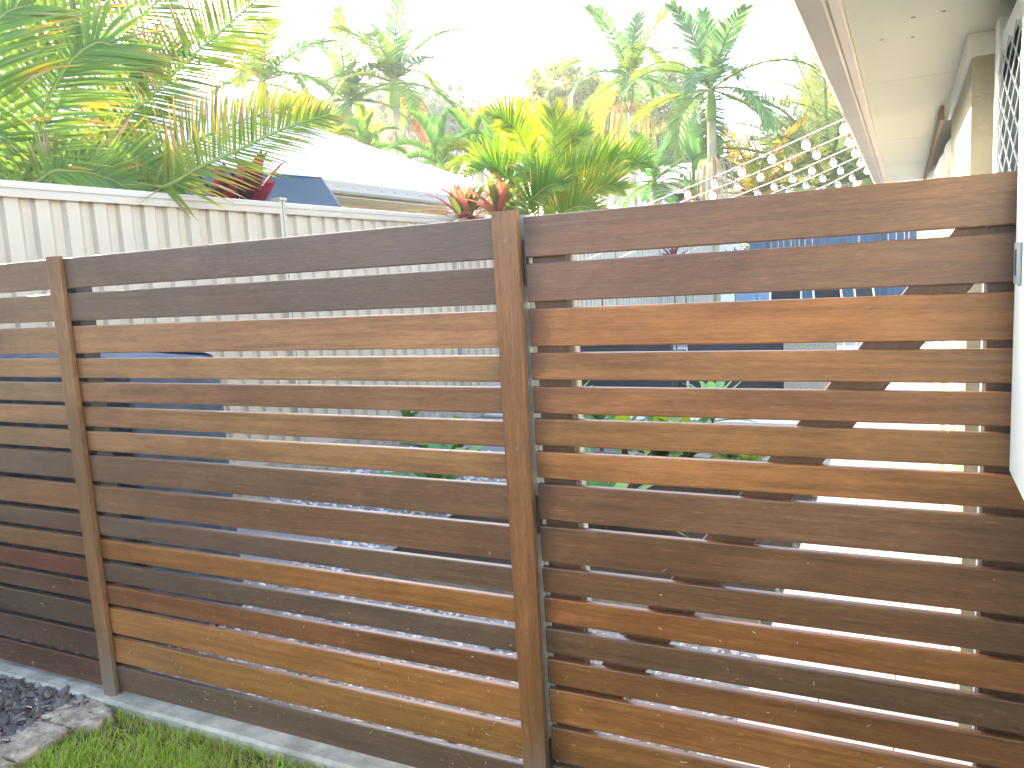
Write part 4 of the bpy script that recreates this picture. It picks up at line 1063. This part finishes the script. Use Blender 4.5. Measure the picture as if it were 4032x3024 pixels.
for i, P in enumerate(FP):
    r = random.Random(300 + i); R_ = far[i][2]
    blobs = [(P, R_ * .8)] + [((P[0] + r.uniform(-1, 1) * R_ * .9, P[1] + r.uniform(-1, 1) * R_ * .6, P[2] + r.uniform(-1.0, .5) * R_ * .7), R_ * r.uniform(.4, .65)) for k in range(6)]
    tree('hill_tree', 'distant grey green tree ' + NAMES[i], (P[0], P[1], 0), blobs, 2600, .42, DKG + GUM[:1], 300 + i, 'distant trees on the hill', .25)

# ------------------------------------------------------------------ neighbour's house
nh = empty('neighbour_house', (-9, 7, 0), 'neighbour house with a white hip roof beyond the cream fence', 'house')
q = MB()
e0, e1, e2 = (-5.6, 3.02), (-5.95, 3.30), .47
yN, yF = -6.0, 11.9
def rp(k, y): return (-5.95 - k, y, 3.30 + e2 * k)
q.poly([(-5.6, yN, 3.02), (-5.6, yF, 3.02), (-5.95, yF - .35, 3.30), (-5.95, yN + .35, 3.30)])
K = 6.0
q.poly([(-5.95, yN + .35, 3.30), (-5.95, yF - .35, 3.30), (-5.95 - K, yF - .35 - K, 3.30 + e2 * K), (-5.95 - K, yN + .35 + K, 3.30 + e2 * K)])
q.poly([(-5.6, yF, 3.02), (-18.3, yF, 3.02), (-17.95, yF - .35, 3.30), (-5.95, yF - .35, 3.30)])
q.poly([(-5.95, yF - .35, 3.30), (-17.95, yF - .35, 3.30), (-5.95 - K, yF - .35 - K, 3.30 + e2 * K)])
q.poly([(-18.3, yF, 3.02), (-18.3, yN, 3.02), (-17.95, yN + .35, 3.30), (-17.95, yF - .35, 3.30)])
q.poly([(-17.95, yF - .35, 3.30), (-17.95, yN + .35, 3.30), (-5.95 - K, yN + .35 + K, 3.30 + e2 * K), (-5.95 - K, yF - .35 - K, 3.30 + e2 * K)])
rf = q.build('roof', M['roof'], nh)
q = MB(); y = yN + .6
while y < yF - .6:     # raised ribs of the roof sheet
    kk = min(K, yF - .35 - y, y - yN - .35)
    if kk > .3:
        a = (-5.96, y, 3.312); b = (-5.95 - kk + .05, y, 3.30 + e2 * kk - .01)
        q.poly([(a[0], y - .02, a[2] - .010), (b[0], y - .02, b[2] - .010), (b[0], y, b[2] + .02), (a[0], y, a[2] + .02)]); q.poly([(a[0], y, a[2] + .02), (b[0], y, b[2] + .02), (b[0], y + .02, b[2] - .010), (a[0], y + .02, a[2] - .010)])
    y += .30
q.build('roof_ribs', M['roof'], rf)
q = MB(); q.tube([(-5.95, yF - .35, 3.33), (-5.95 - K, yF - .35 - K, 3.33 + e2 * K)], .06, 6); q.build('hip_cap', M['roof'], rf)
q = MB()
sec = [(-5.62, 2.99), (-5.50, 3.03), (-5.48, 3.02), (-5.485, 2.96), (-5.475, 2.90), (-5.495, 2.87), (-5.62, 2.86)]
ra = [q.vert((a, yN, b)) for (a, b) in sec]; rb = [q.vert((a, yF, b)) for (a, b) in sec]
for k in range(len(sec) - 1): q.f.append([ra[k], rb[k], rb[k + 1], ra[k + 1]])
q.f.append(ra[:]); q.f.append(rb[::-1]); q.build('gutter', M['neigh'], nh)
q = MB(); y = 6.4
while y < 11.5:
    q.box(-5.4785, -5.470, y, y + .09, 2.945, 2.957); y += .32
q.build('gutter_slots', M['gutter'], nh)
q = MB(); q.box(-6.1, -5.62, yN, yF, 2.845, 2.858); q.build('soffit', M['white'], nh)
for k in range(14):
    q = MB(); z = 2.84 - .115 * (k + 1); q.poly([(-6.085, yN + .4, z), (-6.085, yF - .5, z), (-6.10, yF - .5, z + .115), (-6.10, yN + .4, z + .115)]); q.poly([(-6.105, yN + .4, z), (-6.105, yF - .5, z), (-6.085, yF - .5, z), (-6.085, yN + .4, z)]); q.build('weatherboard', M['weather'], nh)
q = MB(); q.box(-17.8, -6.11, yN + .45, yF - .52, -.05, 2.844); q.build('wall', M['weather'], nh)
q = MB(); q.box(-6.08, -6.06, 6.6, 11.0, 1.5, 2.44); wn = q.build('window', M['glass'], nh)
q = MB(); q.box(-6.083, -6.045, 6.5, 11.1, 2.441, 2.50); q.build('window_head', M['white'], wn)
# blue shade sail
ss = empty('shade_sail', (-4.8, 5.0, 2.5), 'blue shade sail hung from the neighbour gutter above the cream fence', 'shade sail')
A, B, Cc, D = Vector((-5.460, 3.979, 3.005)), Vector((-5.460, 6.065, 3.029)), Vector((-4.600, 5.407, 2.446)), Vector((-4.400, 2.846, 2.399))
q = MB(); n = 14; grid = []
for i in range(n + 1):
    row = []
    for j in range(n + 1):
        s, t = i / n, j / n
        P = A.lerp(B, s).lerp(D.lerp(Cc, s), t); P = P + Vector((0, 0, -.09 * math.sin(3.14159 * s) * math.sin(3.14159 * t) - .03 * math.sin(3.14 * s) * (1 - t)))
        row.append(q.vert(P))
    grid.append(row)
for i in range(n):
    for j in range(n): q.f.append([grid[i][j], grid[i + 1][j], grid[i + 1][j + 1], grid[i][j + 1]])
q.build('cloth', M['sail'], ss, True)
q = MB(); q.tube([A, A.lerp(B, .5) + Vector((0, 0, -.02)), B], .010, 6); q.tube([B, B.lerp(Cc, .5), Cc], .010, 6); q.build('edge_rope', M['cover'], ss)
for P in (A.lerp(B, .6), B):
    q = MB(); q.tube([P, P + Vector((-.05, .05, .015))], .018, 8); q.build('clip', M['white'], ss)

# white house further back, seen behind the golden cane palm
h2 = empty('white_house', (-6, 26, 0), 'white rendered house with a dark window far behind the palms', 'house')
q = MB(); q.box(-8.2, -4.6, 24.0, 30, 0, 4.4); q.build('wall', M['housewhite'], h2)
q = MB(); q.box(-5.75, -5.05, 23.96, 23.99, 2.9, 4.0); wv_ = q.build('window', M['glass'], h2)
q = MB(); q.box(-5.80, -5.00, 23.95, 23.998, 2.84, 2.899); q.build('sill', M['white'], wv_)
q = MB(); q.poly([(-8.6, 23.5, 4.35), (-4.2, 23.5, 4.35), (-5.2, 27, 5.3), (-7.6, 27, 5.3)]); q.poly([(-4.2, 23.5, 4.35), (-4.2, 30.5, 4.35), (-5.2, 27, 5.3)]); q.poly([(-8.6, 30.5, 4.35), (-8.6, 23.5, 4.35), (-7.6, 27, 5.3)]); q.build('roof', M['roof'], h2)
q = MB(); a0_, a1_, a2_, a3_ = Vector((-6.922, 16.709, 3.075)), Vector((-4.526, 17.879, 2.925)), Vector((-6.120, 19.418, 3.441)), Vector((-7.152, 18.915, 3.506))
q.poly([a0_, a1_, a2_, a3_]); q.poly([a0_, (a0_.x, a0_.y, 1.2), (a1_.x, a1_.y, 1.2), a1_]); sh_ = q.build('carport_roof', M['roof'], h2)

# power lines
for i, (a, b, lab) in enumerate((((-12.830, 28.960, 6.615), (-8.194, 31.319, 6.949), 'upper overhead wire in front of the gum tree'), ((-12.307, 29.103, 5.844), (-7.843, 31.375, 6.169), 'lower overhead wire in front of the gum tree'))):
    a, b = Vector(a), Vector(b); dv = b - a
    q = MB(); q.tube([a - dv * 3 + Vector((0, 0, 1.2)), a - dv + Vector((0, 0, .3)), a, a.lerp(b, .5) + Vector((0, 0, -.03)), b, b + dv + Vector((0, 0, .3)), b + dv * 3 + Vector((0, 0, 1.2))], .012, 4)
    tag(q.build('overhead_wire', M['grey']), lab, 'wire', 'overhead wires')

# ------------------------------------------------------------------ festoon string lights
bm1 = MB(); bm1.lathe([(.002, -.098), (.016, -.095), (.027, -.084), (.032, -.066), (.029, -.050), (.020, -.036), (.013, -.024), (.012, -.016)], 0, 0, 0, 12)
bulb_me = bm1.mesh('bulb', M['bulb'], True)
bm2 = MB(); bm2.lathe([(.013, -.024), (.0135, -.004), (.009, .002)], 0, 0, 0, 8)
sock_me = bm2.mesh('socket', M['socket'], True)
STR = [
 ((.79, 2.86, 2.455), (-0.715, 3.991, 2.167), 8, (0.02, 1.02)),
 ((.79, 3.42, 2.455), (-0.656, 4.589, 2.193), 8, (0.03, 1.0)),
 ((.79, 4.05, 2.455), (-0.435, 5.266, 2.221), 8, (.03, .92)),
 ((.79, 4.72, 2.455), (-0.245, 5.931, 2.262), 7, (.03, .92)),
 ((.79, 5.45, 2.455), (0.069, 6.656, 2.297), 6, (.03, .9)),
]
ORD = ['nearest', 'second nearest', 'middle', 'second farthest', 'farthest']
for i, (a, b, nb, (ta, tb)) in enumerate(STR):
    a, b = Vector(a), Vector(b); e = empty('string_light', a, ORD[i] + ' of the five strings of clear bulbs running from the gutter', 'string light', 'festoon strings under the eave')
    k = (-3.55 - a.x) / (b.x - a.x); end = a + (b - a) * k
    end.z = max(end.z, 1.35)
    pts = [a, a.lerp(b, .5) + Vector((0, 0, -.012)), b, b.lerp(end, .5), end]
    path = catmull(pts, 40)
    q = MB(); q.tube(path, .0032, 6); q.build('cable', M['cable'], e)
    sp = (tb - ta) / (nb - 1)
    n_all = nb + 6
    for j in range(n_all):
        t = ta + sp * j
        P = a.lerp(b, t) if t <= 1 else b + (b - a) * (t - 1)
        if t > 1.45: break
        o = link('bulb', bulb_me, e); o.scale = (.80, .80, .80); o.location = P - a + Vector((0, 0, -.006))
        r = random.Random(i * 50 + j); o.rotation_euler = (r.uniform(-.12, .12), r.uniform(-.12, .12), 0)
        s = link('socket', sock_me, o)

# ------------------------------------------------------------------ haze volume added to stand in for lens glare
hm = bpy.data.materials.new('haze'); hm.use_nodes = True
hn = hm.node_tree.nodes
hn.remove(hn['Principled BSDF'])
pv = hn.new('ShaderNodeVolumePrincipled'); pv.inputs['Color'].default_value = (0.95, 0.97, 1.0, 1); pv.inputs['Density'].default_value = 0.0015; pv.inputs['Anisotropy'].default_value = 0.3
hm.node_tree.links.new(pv.outputs[0], hn['Material Output'].inputs['Volume'])
q = MB(); q.box(-75, 75, -60, 95, -1.5, 17.0)
tag(q.build('haze', hm), 'added haze volume around the whole yard standing in for lens glare', 'haze', kind='stuff')
